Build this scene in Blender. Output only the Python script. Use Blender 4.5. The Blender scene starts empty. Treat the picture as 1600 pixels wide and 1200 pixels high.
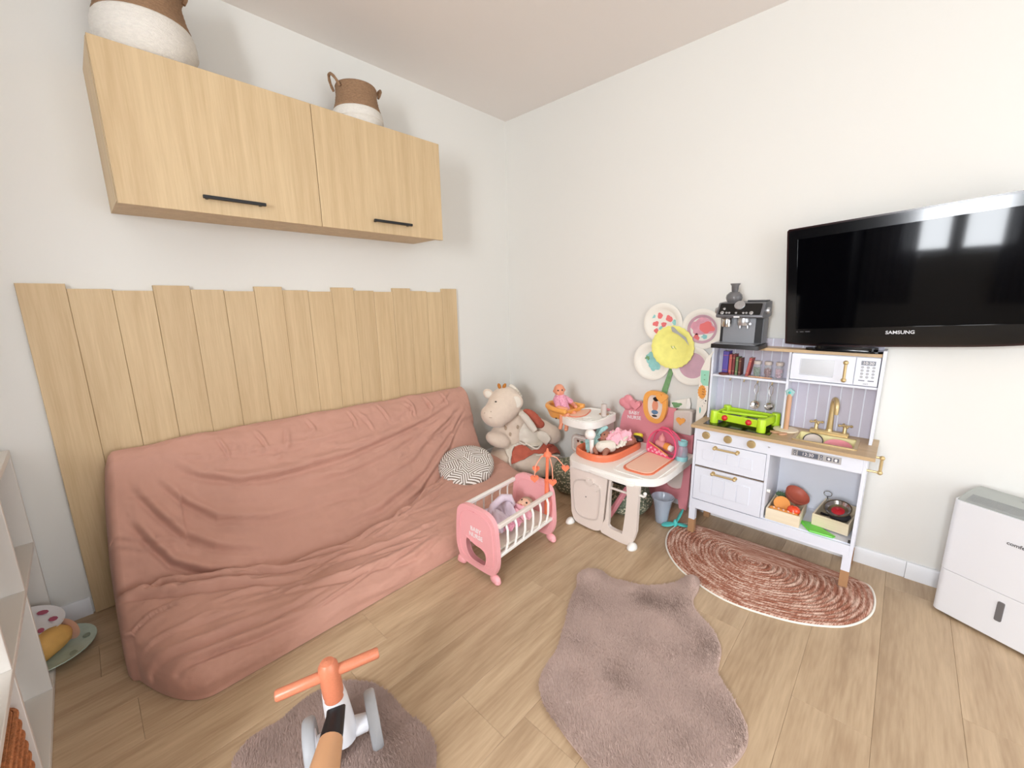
import bpy, bmesh, math, random
import numpy as np
from math import sin, cos, pi, radians as rad
from mathutils import Vector as V, Matrix, noise, geometry
from mathutils.bvhtree import BVHTree
random.seed(7)
S = bpy.context.scene
COL = S.collection

# ---------------------------------------------------------------- camera, world, lights, exposure
cam_d = bpy.data.cameras.new('camera'); cam = bpy.data.objects.new('camera', cam_d); COL.objects.link(cam)
cam_d.sensor_width = 36; cam_d.lens = 36*642.1/1600; cam_d.clip_start = .02
cam.location = (-2.37045, -2.28217, 1.23075); cam.rotation_euler = (rad(78.5465), rad(.8999), rad(-46.5574))
S.camera = cam
S.view_settings.view_transform = 'Standard'; S.view_settings.look = 'None'
S.view_settings.gamma = 1; S.view_settings.use_curve_mapping = False
S.view_settings.exposure = .37
wd = bpy.data.worlds.new('sky'); S.world = wd; wd.use_nodes = True
wd.node_tree.nodes['Background'].inputs[0].default_value = (.75, .86, 1, 1)
wd.node_tree.nodes['Background'].inputs[1].default_value = 1.2
RX, RY, H = -4.4, -4.4, 2.5       # far walls of the room and ceiling height
def area(name, loc, rot, sx, sy, power, color):
    l = bpy.data.lights.new(name, 'AREA'); l.shape = 'RECTANGLE'; l.size = sx; l.size_y = sy; l.energy = power; l.color = color
    o = bpy.data.objects.new(name, l); COL.objects.link(o); o.location = loc; o.rotation_euler = rot; return o
# daylight entering by the window opposite the television and by the glazed door behind the camera
area('daylight_window', (RX-.1, -2.30, 1.56), (0, rad(-90), 0), 1.24, .90, 150, (.92, .96, 1))
area('daylight_door', (-1.55, RY-.1, 1.15), (rad(90), 0, 0), 1.9, 2.0, 26, (.97, .985, 1))

# ---------------------------------------------------------------- helpers
def lin(c): c /= 255; return c/12.92 if c <= .04045 else ((c+.055)/1.055)**2.4
def srgb(r, g, b): return (lin(r), lin(g), lin(b), 1)
MATS = {}
def mat(name, rgb, rough=.5, metal=0, var=0, vscale=8, bump=0, bscale=150, trans=0, alpha=1, sheen=0, emit=0, coat=0, stretch=(1, 1, 1), spec=.5, rgb2=None):
    m = bpy.data.materials.new(name); m.use_nodes = True; nt = m.node_tree; b = nt.nodes['Principled BSDF']; MATS[name] = m
    b.inputs['Base Color'].default_value = srgb(*rgb); b.inputs['Roughness'].default_value = rough; b.inputs['Metallic'].default_value = metal
    b.inputs['Specular IOR Level'].default_value = spec
    if trans: b.inputs['Transmission Weight'].default_value = trans; b.inputs['IOR'].default_value = 1.2
    if alpha < 1: b.inputs['Alpha'].default_value = alpha
    if sheen: b.inputs['Sheen Weight'].default_value = sheen; b.inputs['Sheen Roughness'].default_value = .5
    if coat: b.inputs['Coat Weight'].default_value = coat; b.inputs['Coat Roughness'].default_value = .05
    if emit: b.inputs['Emission Color'].default_value = srgb(*rgb); b.inputs['Emission Strength'].default_value = emit
    if var or bump:
        tc = nt.nodes.new('ShaderNodeTexCoord'); mp = nt.nodes.new('ShaderNodeMapping'); mp.inputs['Scale'].default_value = stretch
        nt.links.new(tc.outputs['Object'], mp.inputs['Vector'])
    if var:
        n = nt.nodes.new('ShaderNodeTexNoise'); n.inputs['Scale'].default_value = vscale; n.inputs['Detail'].default_value = 4
        nt.links.new(mp.outputs[0], n.inputs['Vector'])
        r = nt.nodes.new('ShaderNodeValToRGB'); r.color_ramp.elements[0].position = .3; r.color_ramp.elements[1].position = .7
        c = srgb(*rgb); c2 = srgb(*rgb2) if rgb2 else tuple(x*(1+var) for x in c[:3])+(1,)
        r.color_ramp.elements[0].color = tuple(x*(1-var) for x in c[:3])+(1,) if not rgb2 else c; r.color_ramp.elements[1].color = c2
        nt.links.new(n.outputs[0], r.inputs[0]); nt.links.new(r.outputs[0], b.inputs['Base Color'])
    if bump:
        n2 = nt.nodes.new('ShaderNodeTexNoise'); n2.inputs['Scale'].default_value = bscale; n2.inputs['Detail'].default_value = 3
        nt.links.new(mp.outputs[0], n2.inputs['Vector'])
        bp = nt.nodes.new('ShaderNodeBump'); bp.inputs['Strength'].default_value = bump; bp.inputs['Distance'].default_value = .004
        nt.links.new(n2.outputs[0], bp.inputs['Height']); nt.links.new(bp.outputs[0], b.inputs['Normal'])
    return m
def wood(name, c0, c1, stretch, scale=1.0, rough=.5, knots=False, rnd=.12, fine=.35, bump=.08):
    m = bpy.data.materials.new(name); m.use_nodes = True; nt = m.node_tree; N = nt.nodes; L = nt.links.new; b = N['Principled BSDF']; MATS[name] = m
    b.inputs['Roughness'].default_value = rough
    tc = N.new('ShaderNodeTexCoord'); oi = N.new('ShaderNodeObjectInfo'); ad = N.new('ShaderNodeVectorMath'); ad.operation = 'MULTIPLY_ADD'
    cx = N.new('ShaderNodeCombineXYZ'); [L(oi.outputs['Random'], cx.inputs[i]) for i in range(3)]
    ad.inputs[1].default_value = (37, 23, 51); L(cx.outputs[0], ad.inputs[0]); L(tc.outputs['Object'], ad.inputs[2])
    mp = N.new('ShaderNodeMapping'); mp.inputs['Scale'].default_value = stretch; L(ad.outputs[0], mp.inputs['Vector'])
    n = N.new('ShaderNodeTexNoise'); n.inputs['Scale'].default_value = scale; n.inputs['Detail'].default_value = 5; n.inputs['Distortion'].default_value = .6; L(mp.outputs[0], n.inputs['Vector'])
    f = N.new('ShaderNodeTexNoise'); f.inputs['Scale'].default_value = scale*7; f.inputs['Detail'].default_value = 3; L(mp.outputs[0], f.inputs['Vector'])
    mx = N.new('ShaderNodeMath'); mx.operation = 'MULTIPLY_ADD'; mx.inputs[1].default_value = fine; L(f.outputs[0], mx.inputs[0]); L(n.outputs[0], mx.inputs[2])
    rm = N.new('ShaderNodeMapRange'); rm.inputs[1].default_value = .32+fine*.4; rm.inputs[2].default_value = .68+fine*.6; L(mx.outputs[0], rm.inputs[0])
    r = N.new('ShaderNodeValToRGB'); r.color_ramp.elements[0].color = srgb(*c0); r.color_ramp.elements[1].color = srgb(*c1); L(rm.outputs[0], r.inputs[0])
    out = r.outputs[0]
    hs = N.new('ShaderNodeHueSaturation'); L(out, hs.inputs['Color']); mr = N.new('ShaderNodeMapRange'); mr.inputs[3].default_value = 1-rnd; mr.inputs[4].default_value = 1+rnd; L(oi.outputs['Random'], mr.inputs[0]); L(mr.outputs[0], hs.inputs['Value']); out = hs.outputs[0]
    if knots:
        vm = N.new('ShaderNodeMapping'); vm.inputs['Scale'].default_value = (2.2, 6, 1); L(ad.outputs[0], vm.inputs['Vector'])
        vo = N.new('ShaderNodeTexVoronoi'); vo.inputs['Scale'].default_value = 1; L(vm.outputs[0], vo.inputs['Vector'])
        k = N.new('ShaderNodeMapRange'); k.inputs[1].default_value = .03; k.inputs[2].default_value = .13; k.inputs[3].default_value = .35; k.inputs[4].default_value = 0; L(vo.outputs['Distance'], k.inputs[0])
        mk = N.new('ShaderNodeMix'); mk.data_type = 'RGBA'; L(k.outputs[0], mk.inputs[0]); L(out, mk.inputs[6]); mk.inputs[7].default_value = srgb(150, 118, 88); out = mk.outputs[2]
    L(out, b.inputs['Base Color'])
    bp = N.new('ShaderNodeBump'); bp.inputs['Strength'].default_value = bump; bp.inputs['Distance'].default_value = .002; L(f.outputs[0], bp.inputs['Height']); L(bp.outputs[0], b.inputs['Normal'])
    return m

WM = {}   # world matrix of every object made here
def thing(name, label, cat, loc=(0, 0, 0), group=None, mx=None, rotz=0):
    o = bpy.data.objects.new(name, None); COL.objects.link(o); o.empty_display_size = .05
    m = mx if mx is not None else Matrix.Translation(loc) @ Matrix.Rotation(rotz, 4, 'Z')
    o.matrix_world = m; WM[o.name] = m.copy()
    o['label'] = label; o['category'] = cat
    if group: o['group'] = group
    return o
def tag(o, label=None, cat=None, group=None, kind=None):
    for k, v in (('label', label), ('category', cat), ('group', group), ('kind', kind)):
        if v: o[k] = v
    return o
def rrect(x0, x1, y0, y1, r, n=5):
    r = min(r, (x1-x0)/2-1e-5, (y1-y0)/2-1e-5); out = []
    for cx, cy, a in ((x1-r, y1-r, 0), (x0+r, y1-r, 90), (x0+r, y0+r, 180), (x1-r, y0+r, 270)):
        out += [(cx+r*cos(rad(a+90*i/n)), cy+r*sin(rad(a+90*i/n))) for i in range(n+1)]
    return out
def circ(cx, cy, r, n=24, ry=None): return [(cx+r*cos(2*pi*i/n), cy+(ry or r)*sin(2*pi*i/n)) for i in range(n)]
def heart(cx, cy, s, n=28):
    return [(cx+s*.06*(16*sin(t)**3), cy+s*.06*(13*cos(t)-5*cos(2*t)-2*cos(3*t)-cos(4*t))) for t in [2*pi*i/n for i in range(n)]]
def blobline(cx, cy, r, seed, n=18, amp=.25, ry=None):
    out = []
    for i in range(n):
        a = 2*pi*i/n; k = 1+amp*noise.noise(V((cos(a)*1.3, sin(a)*1.3, seed*3.7)))*2
        out.append((cx+r*k*cos(a), cy+(ry or r)*k*sin(a)))
    return out
def smoothline(pts, n=6, closed=True):
    out = []; N = len(pts)
    for i in range(N if closed else N-1):
        P = [V(pts[(i+k) % N] if closed else pts[max(0, min(N-1, i+k))]) for k in (-1, 0, 1, 2)]
        for j in range(n):
            t = j/n
            out.append(tuple(.5*((2*P[1])+(-P[0]+P[2])*t+(2*P[0]-5*P[1]+4*P[2]-P[3])*t*t+(-P[0]+3*P[1]-3*P[2]+P[3])*t**3)))
    if not closed: out.append(tuple(pts[-1]))
    return out
# maps from 2-D outline (a, b) and depth t to world
def onX(x): return lambda a, b, t: (x+t, a, b)      # outline in (y, z), depth along x
def onY(y): return lambda a, b, t: (a, y+t, b)      # outline in (x, z), depth along y
def onZ(z): return lambda a, b, t: (a, b, z+t)      # outline in (x, y), depth along z
class MB:
    def __init__(s): s.v = []; s.f = []
    def add(s, vs, fs):
        k = len(s.v); s.v += [tuple(p) for p in vs]; s.f += [tuple(i+k for i in f) for f in fs]; return s
    def box(s, x0, x1, y0, y1, z0, z1):
        x0, x1 = sorted((x0, x1)); y0, y1 = sorted((y0, y1)); z0, z1 = sorted((z0, z1))
        return s.add([(x, y, z) for x in (x0, x1) for y in (y0, y1) for z in (z0, z1)], [(0, 1, 3, 2), (4, 6, 7, 5), (0, 4, 5, 1), (2, 3, 7, 6), (0, 2, 6, 4), (1, 5, 7, 3)])
    def obox(s, c, size, R=Matrix.Identity(3)):
        b = MB().box(-size[0]/2, size[0]/2, -size[1]/2, size[1]/2, -size[2]/2, size[2]/2)
        return s.add([V(c)+R @ V(p) for p in b.v], b.f)
    def lathe(s, prof, c=(0, 0, 0), n=24, R=Matrix.Identity(3), sx=1, sy=1, cap=True):
        m = len(prof); vs = []; fs = []
        for r, z in prof: vs += [V(c)+R @ V((r*cos(2*pi*i/n)*sx, r*sin(2*pi*i/n)*sy, z)) for i in range(n)]
        for j in range(m-1):
            for i in range(n): fs.append((j*n+i, j*n+(i+1) % n, (j+1)*n+(i+1) % n, (j+1)*n+i))
        if cap: fs += [tuple(range(n))[::-1], tuple((m-1)*n+i for i in range(n))]
        return s.add(vs, fs)
    def cyl(s, p0, p1, r0, r1=None, n=16):
        p0 = V(p0); d = V(p1)-p0; R = d.to_track_quat('Z', 'Y').to_matrix()
        return s.lathe([(r0, 0), (r0 if r1 is None else r1, d.length)], p0, n, R)
    def tube(s, pts, r, n=8, closed=False):
        P = [V(p) for p in pts]; N = len(P); rs = r if isinstance(r, (list, tuple)) else [r]*N; vs = []; fs = []; up = None
        for i in range(N):
            a = P[(i-1) % N] if closed or i else P[0]; b = P[(i+1) % N] if closed or i < N-1 else P[-1]
            t = (b-a).normalized()
            if up is None: up = t.orthogonal().normalized()
            up = (up-t*up.dot(t)); up = up.normalized() if up.length > 1e-6 else t.orthogonal().normalized()
            q = t.cross(up)
            vs += [P[i]+rs[i]*(up*cos(2*pi*k/n)+q*sin(2*pi*k/n)) for k in range(n)]
        for i in range(N if closed else N-1):
            j = (i+1) % N; fs += [(i*n+k, i*n+(k+1) % n, j*n+(k+1) % n, j*n+k) for k in range(n)]
        if not closed: fs += [tuple(range(n))[::-1], tuple((N-1)*n+k for k in range(n))]
        return s.add(vs, fs)
    def ell(s, c, r, n=14, m=9, R=Matrix.Identity(3)):
        r = (r, r, r) if not isinstance(r, (tuple, list)) else r; vs = [V(c)+R @ V((0, 0, -r[2]))]; fs = []
        for j in range(1, m):
            a = -pi/2+pi*j/m; vs += [V(c)+R @ V((r[0]*cos(a)*cos(2*pi*i/n), r[1]*cos(a)*sin(2*pi*i/n), r[2]*sin(a))) for i in range(n)]
        vs.append(V(c)+R @ V((0, 0, r[2])))
        fs += [(0, 1+(i+1) % n, 1+i) for i in range(n)]
        for j in range(m-2): fs += [(1+j*n+i, 1+j*n+(i+1) % n, 1+(j+1)*n+(i+1) % n, 1+(j+1)*n+i) for i in range(n)]
        k = 1+(m-2)*n; fs += [(k+i, k+(i+1) % n, len(vs)-1) for i in range(n)]
        return s.add(vs, fs)
    def caps(s, p0, p1, r0, r1, n=12):
        p0 = V(p0); p1 = V(p1); d = p1-p0; L = d.length; R = d.to_track_quat('Z', 'Y').to_matrix()
        pr = [(max(r0*cos(a), 1e-4), -r0*sin(a)) for a in (pi/2*.99, pi/3, pi/6, 0)]+[(max(r1*cos(a), 1e-4), L+r1*sin(a)) for a in (0, pi/6, pi/3, pi/2*.99)]
        return s.lathe(pr, p0, n, R)
    def prism(s, outer, t0, t1, f, holes=(), taper=None):
        loops = [list(outer)]+[list(h) for h in holes]; flat = [p for l in loops for p in l]; n = len(flat)
        tris = geometry.tessellate_polygon([[V((a, b, 0)) for a, b in l] for l in loops])
        k = len(s.v); s.v += [tuple(f(a, b, t0)) for a, b in flat]+[tuple(f(a, b, t1)) for a, b in flat]
        if not holes and len(outer) > 2:
            s.f += [tuple(k+i for i in range(n)), tuple(k+n+i for i in range(n))[::-1]] if False else [tuple(k+i for i in t) for t in tris]+[tuple(k+n+i for i in t)[::-1] for t in tris]
        else: s.f += [tuple(k+i for i in t) for t in tris]+[tuple(k+n+i for i in t)[::-1] for t in tris]
        o = 0
        for l in loops:
            m = len(l)
            for i in range(m): a, b = o+i, o+(i+1) % m; s.f.append((k+a, k+b, k+n+b, k+n+a))
            o += m
        return s
    def grid(s, nu, nv, fn, cu=False):
        vs = [fn(i/(nu if cu else nu-1), j/(nv-1)) for j in range(nv) for i in range(nu)]; fs = []
        for j in range(nv-1):
            for i in range(nu if cu else nu-1): fs.append((j*nu+i, j*nu+(i+1) % nu, (j+1)*nu+(i+1) % nu, (j+1)*nu+i))
        return s.add(vs, fs)
    def xf(s, M4): s.v = [tuple(M4 @ V(p)) for p in s.v]; return s
    def build(s, name, m, parent=None, bev=0, sub=0, ang=40, seg=2, raw=False, remesh=0, smooth=0, solid=0, recalc=True):
        me = bpy.data.meshes.new(name); pts = s.v; W = Matrix.Identity(4)
        if parent is not None:
            W = WM[parent.name]
            if not raw: I = W.inverted(); pts = [I @ V(p) for p in pts]
        me.from_pydata([tuple(p) for p in pts], [], s.f)
        if recalc:
            bm = bmesh.new(); bm.from_mesh(me); bmesh.ops.recalc_face_normals(bm, faces=bm.faces); bm.to_mesh(me); bm.free()
        me.shade_smooth()
        if not (remesh or sub): me.set_sharp_from_angle(angle=rad(ang))
        o = bpy.data.objects.new(name, me); COL.objects.link(o); me.materials.append(MATS[m] if isinstance(m, str) else m)
        WM[o.name] = W.copy()
        if parent is not None: o.parent = parent
        if solid: d = o.modifiers.new('t', 'SOLIDIFY'); d.thickness = solid; d.offset = 0
        if remesh:
            d = o.modifiers.new('r', 'REMESH'); d.mode = 'VOXEL'; d.voxel_size = remesh; d.use_smooth_shade = True
            if smooth: d = o.modifiers.new('s', 'SMOOTH'); d.factor = .5; d.iterations = smooth
        if bev: d = o.modifiers.new('b', 'BEVEL'); d.width = bev; d.segments = seg; d.limit_method = 'ANGLE'; d.angle_limit = rad(40)
        if sub: d = o.modifiers.new('u', 'SUBSURF'); d.levels = sub; d.render_levels = sub
        return o
def text(body, size, m, parent, pos, right, up, ext=.0006, align='CENTER', bold=0):
    cu = bpy.data.curves.new('lettering', 'FONT'); cu.body = body; cu.size = size; cu.extrude = ext; cu.align_x = align; cu.align_y = 'CENTER'; cu.resolution_u = 3; cu.offset = bold; cu.space_line = 1.0
    tmp = bpy.data.objects.new('lettering', cu); COL.objects.link(tmp); dg = bpy.context.evaluated_depsgraph_get(); dg.update()
    me = bpy.data.meshes.new_from_object(tmp.evaluated_get(dg)); me.name = 'lettering'; bpy.data.objects.remove(tmp); bpy.data.curves.remove(cu)
    me.materials.clear(); me.materials.append(MATS[m]); o = bpy.data.objects.new('lettering', me); COL.objects.link(o)
    r = V(right).normalized(); u = V(up); u = (u-r*u.dot(r)).normalized(); n = r.cross(u)
    M4 = Matrix(((r.x, u.x, n.x, pos[0]), (r.y, u.y, n.y, pos[1]), (r.z, u.z, n.z, pos[2]), (0, 0, 0, 1)))
    o.parent = parent; o.matrix_local = WM[parent.name].inverted() @ M4
    return o
def bvh(o):
    dg = bpy.context.evaluated_depsgraph_get(); dg.update()
    me = o.evaluated_get(dg).to_mesh(); M4 = WM[o.name]
    t = BVHTree.FromPolygons([M4 @ v.co for v in me.vertices], [tuple(p.vertices) for p in me.polygons]); o.evaluated_get(dg).to_mesh_clear(); return t
def inpoly(pts, poly):
    x, y = pts[:, 0], pts[:, 1]; ins = np.zeros(len(pts), bool); n = len(poly)
    for i in range(n):
        (x0, y0), (x1, y1) = poly[i], poly[(i+1) % n]
        c = ((y0 > y) != (y1 > y)) & (x < (x1-x0)*(y-y0)/((y1-y0) or 1e-12)+x0); ins ^= c
    return ins
def lerp(a, b, t): return a+(b-a)*t
def pl(xs, ys, x): return float(np.interp(x, xs, ys))

# ---------------------------------------------------------------- materials
mat('wall_white', (227, 225, 219), .75, bump=.05, bscale=60); mat('ceiling_white', (238, 232, 227), .8, bump=.05, bscale=60)
mat('trim_white', (230, 231, 234), .45); mat('board_white', (228, 231, 241), .4); mat('shelf_white', (226, 220, 212), .45)
wood('floor_oak', (170, 143, 113), (201, 175, 143), (1.4, 15, 1), 1.0, .42, knots=True, rnd=.04, fine=.6)
mat('joint_dark', (140, 114, 88), .8)
wood('panel_oak', (196, 168, 128), (213, 187, 147), (30, 30, 1.2), 1.0, .5, rnd=.025, fine=.6)
wood('worktop_oak', (182, 152, 114), (204, 174, 134), (22, 1.6, 22), 1.2, .4, rnd=.02)
wood('pale_wood', (232, 216, 186), (244, 230, 204), (3, 3, 40), 1.2, .55, rnd=.02)
wood('beech', (205, 155, 120), (222, 178, 145), (30, 30, 3), 1, .5, rnd=.02)
mat('tan_leg', (176, 134, 96), .5)
mat('black_metal', (22, 22, 24), .45); mat('gloss_black', (8, 8, 10), .12); mat('screen', (3, 3, 5), .05, spec=.2); mat('blocker_dark', (46, 42, 42), .6); mat('dark_red_edge', (40, 14, 14), .2)
mat('silver', (190, 190, 192), .35, .8); mat('grey_plastic', (120, 120, 124), .4, .3); mat('machine_grey', (112, 112, 116), .4, .4); mat('machine_steel', (150, 151, 155), .35, .5); mat('pale_grey', (170, 172, 170), .5); mat('dark_grey', (60, 58, 60), .5)
mat('steel', (200, 198, 196), .18, 1); mat('gold', (206, 182, 134), .35, .6)
mat('cover_pink', (198, 150, 132), .85, var=.03, vscale=5, bump=.2, bscale=500, sheen=.15)
mat('fur', (190, 165, 154), .9, var=.08, vscale=9); mat('fur_dark', (170, 146, 136), .9, var=.12, vscale=9)
mat('plastic_pink', (243, 174, 178), .35); mat('plastic_rose', (230, 148, 157), .4); mat('plastic_white', (244, 241, 235), .3); mat('plastic_beige', (230, 218, 209), .4); mat('plastic_greige', (206, 194, 186), .45)
mat('plastic_orange', (230, 122, 84), .35); mat('coral', (244, 128, 92), .35); mat('coral_light', (248, 160, 128), .4); mat('amber', (236, 166, 84), .4); mat('peach', (246, 200, 176), .5)
mat('letter_white', (245, 240, 240), .5); mat('skin_light', (240, 196, 168), .55); mat('skin_rosy', (226, 150, 118), .5); mat('skin_dark', (168, 112, 92), .5); mat('eye_dark', (45, 30, 28), .3)
mat('dress_pink', (240, 186, 200), .8, var=.2, vscale=160, rgb2=(214, 120, 150)); mat('cloth_pink', (244, 182, 194), .85, var=.06, vscale=40, bump=.3, bscale=300); mat('cloth_lilac', (216, 200, 212), .9, bump=.3, bscale=300); mat('cloth_cream', (232, 224, 210), .9, bump=.4, bscale=200); mat('cloth_teal', (166, 204, 202), .85, bump=.2, bscale=200)
mat('plush_beige', (224, 206, 188), .95, var=.03, vscale=40, bump=.35, bscale=350, sheen=.4); mat('plush_patch', (178, 156, 134), .95); mat('plush_brown', (186, 118, 44), .85); mat('rust', (190, 98, 78), .9, var=.12, vscale=25, bump=.4, bscale=60)
mat('mint', (160, 222, 196), .7); mat('green_leaf', (120, 162, 112), .8, var=.15, vscale=40); mat('paper', (240, 236, 226), .8); mat('paper_yellow', (240, 235, 135), .75, var=.05, vscale=30); mat('paint_red', (232, 120, 120), .7); mat('paint_pink', (222, 160, 176), .7, var=.1, vscale=30); mat('paint_mauve', (206, 168, 182), .75, var=.06, vscale=20); mat('paint_teal', (150, 208, 204), .7, var=.12, vscale=40)
mat('lime', (190, 228, 44), .4); mat('red_ball', (214, 34, 40), .25, coat=.5); mat('kitchen_panel', (196, 192, 206), .5); mat('cream_basin', (244, 234, 180), .35)
mat('book_purple', (92, 78, 160), .6); mat('book_red', (190, 92, 88), .6); mat('book_maroon', (130, 58, 58), .6); mat('book_green', (108, 128, 88), .6); mat('book_brown', (110, 62, 52), .6); mat('page', (232, 224, 205), .8)
mat('clear', (235, 238, 240), .08, alpha=.22); mat('clear_blue', (204, 216, 232), .15, alpha=.38); mat('clear_pink', (232, 130, 160), .5, alpha=.5); mat('clear_grey', (110, 108, 110), .2, alpha=.75)
mat('teal', (84, 196, 190), .35); mat('aqua', (150, 206, 210), .4); mat('hot_pink', (232, 84, 122), .4); mat('pink_milk', (226, 150, 150), .4); mat('black_plastic', (24, 22, 24), .4); mat('yellow', (240, 222, 60), .4)
mat('terracotta', (188, 98, 78), .5); mat('orange_toy', (232, 152, 70), .45, bump=.1, bscale=60); mat('tomato', (238, 78, 42), .2, coat=.4); mat('bright_green', (110, 214, 70), .35); mat('dull_green', (96, 124, 92), .7, var=.2, vscale=120)
mat('bike_white', (236, 236, 240), .3); mat('bike_orange', (210, 128, 96), .35, var=.06, vscale=260); mat('wheel_grey', (176, 178, 182), .5); mat('bike_tan', (202, 154, 114), .4)
mat('straw', (156, 122, 92), .85, var=.2, vscale=90, bump=.8, bscale=220, stretch=(1, 1, 3)); mat('straw_white', (238, 232, 222), .85, var=.05, vscale=60, bump=.9, bscale=160, stretch=(1, 1, 3)); mat('wicker_rust', (186, 120, 76), .85, var=.3, vscale=90, bump=1, bscale=180)
mat('dehum_white', (236, 238, 243), .35); mat('dehum_grey', (178, 182, 178), .5); mat('plate_mint', (186, 202, 188), .3, var=.1, vscale=30); mat('leaf_grey', (140, 152, 136), .6); mat('plate_white', (236, 232, 232), .3); mat('flower_red', (176, 84, 108), .6); mat('bread', (214, 166, 92), .7, var=.1, vscale=20)
mat('lcd_grey', (128, 132, 142), .4); mat('lcd_dark', (92, 96, 108), .4); mat('button_grey', (176, 178, 184), .5)
mat('curtain', (196, 196, 204), .9, alpha=.8); mat('red_pan', (200, 40, 52), .3); mat('jeans', (96, 128, 160), .8)
def floral():
    m = mat('floral_green', (118, 124, 104), .85); nt = m.node_tree; N = nt.nodes; L = nt.links.new; b = N['Principled BSDF']
    tc = N.new('ShaderNodeTexCoord'); vo = N.new('ShaderNodeTexVoronoi'); vo.inputs['Scale'].default_value = 70; L(tc.outputs['Object'], vo.inputs['Vector'])
    r = N.new('ShaderNodeValToRGB'); r.color_ramp.interpolation = 'CONSTANT'; e = r.color_ramp.elements; e[0].color = srgb(214, 206, 180); e[0].position = 0; e[1].position = .33; e[1].color = srgb(122, 128, 108); x = e.new(.6); x.color = srgb(98, 106, 88)
    L(vo.outputs['Distance'], r.inputs[0]); L(r.outputs[0], b.inputs['Base Color'])
floral()
def leafprint():
    # palm fronds: voronoi cells, each with its own direction of stripes
    m = mat('leaf_print', (240, 236, 232), .85); nt = m.node_tree; N = nt.nodes; L = nt.links.new; b = N['Principled BSDF']
    tc = N.new('ShaderNodeTexCoord'); vo = N.new('ShaderNodeTexVoronoi'); vo.inputs['Scale'].default_value = 11; L(tc.outputs['Object'], vo.inputs['Vector'])
    sp = N.new('ShaderNodeSeparateXYZ'); L(vo.outputs['Color'], sp.inputs[0])
    d = N.new('ShaderNodeVectorMath'); d.operation = 'SUBTRACT'; L(tc.outputs['Object'], d.inputs[0]); L(vo.outputs['Position'], d.inputs[1])
    rt = N.new('ShaderNodeVectorRotate'); rt.rotation_type = 'Z_AXIS'; L(d.outputs[0], rt.inputs['Vector']); a = N.new('ShaderNodeMath'); a.operation = 'MULTIPLY'; a.inputs[1].default_value = 6.28; L(sp.outputs[0], a.inputs[0]); L(a.outputs[0], rt.inputs['Angle'])
    s2 = N.new('ShaderNodeSeparateXYZ'); L(rt.outputs[0], s2.inputs[0])
    ab = N.new('ShaderNodeMath'); ab.operation = 'ABSOLUTE'; L(s2.outputs[1], ab.inputs[0])
    mm = N.new('ShaderNodeMath'); mm.operation = 'MULTIPLY_ADD'; mm.inputs[1].default_value = .9; L(ab.outputs[0], mm.inputs[0]); L(s2.outputs[0], mm.inputs[2])
    fr = N.new('ShaderNodeMath'); fr.operation = 'MULTIPLY'; fr.inputs[1].default_value = 56; L(mm.outputs[0], fr.inputs[0]); f2 = N.new('ShaderNodeMath'); f2.operation = 'FRACT'; L(fr.outputs[0], f2.inputs[0])
    g = N.new('ShaderNodeMath'); g.operation = 'GREATER_THAN'; g.inputs[1].default_value = .44; L(f2.outputs[0], g.inputs[0])
    mx = N.new('ShaderNodeMix'); mx.data_type = 'RGBA'; L(g.outputs[0], mx.inputs[0]); mx.inputs[6].default_value = srgb(122, 106, 92); mx.inputs[7].default_value = srgb(240, 236, 230); L(mx.outputs[2], b.inputs['Base Color'])
leafprint()
def braid():
    m = mat('braid', (160, 92, 70), .9); nt = m.node_tree; N = nt.nodes; L = nt.links.new; b = N['Principled BSDF']
    uv = N.new('ShaderNodeUVMap'); mp = N.new('ShaderNodeMapping'); mp.inputs['Scale'].default_value = (260, 40, 1); L(uv.outputs[0], mp.inputs['Vector'])
    n = N.new('ShaderNodeTexNoise'); n.inputs['Scale'].default_value = 1.6; n.inputs['Detail'].default_value = 2; L(mp.outputs[0], n.inputs['Vector'])
    m2 = N.new('ShaderNodeMapping'); m2.inputs['Scale'].default_value = (26, 22, 1); L(uv.outputs[0], m2.inputs['Vector'])
    n2 = N.new('ShaderNodeTexNoise'); n2.inputs['Scale'].default_value = 1; L(m2.outputs[0], n2.inputs['Vector'])
    ad = N.new('ShaderNodeMath'); ad.operation = 'MULTIPLY_ADD'; ad.inputs[1].default_value = .75; L(n2.outputs[0], ad.inputs[0]); L(n.outputs[0], ad.inputs[2])
    r = N.new('ShaderNodeValToRGB'); e = r.color_ramp.elements; e[0].position = .70; e[0].color = srgb(146, 86, 64); e[1].position = 1.0; e[1].color = srgb(222, 190, 172); x = e.new(.86); x.color = srgb(172, 116, 94)
    L(ad.outputs[0], r.inputs[0]); L(r.outputs[0], b.inputs['Base Color'])
    bp = N.new('ShaderNodeBump'); bp.inputs['Strength'].default_value = .6; bp.inputs['Distance'].default_value = .004; L(n.outputs[0], bp.inputs['Height']); L(bp.outputs[0], b.inputs['Normal'])
braid()
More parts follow.
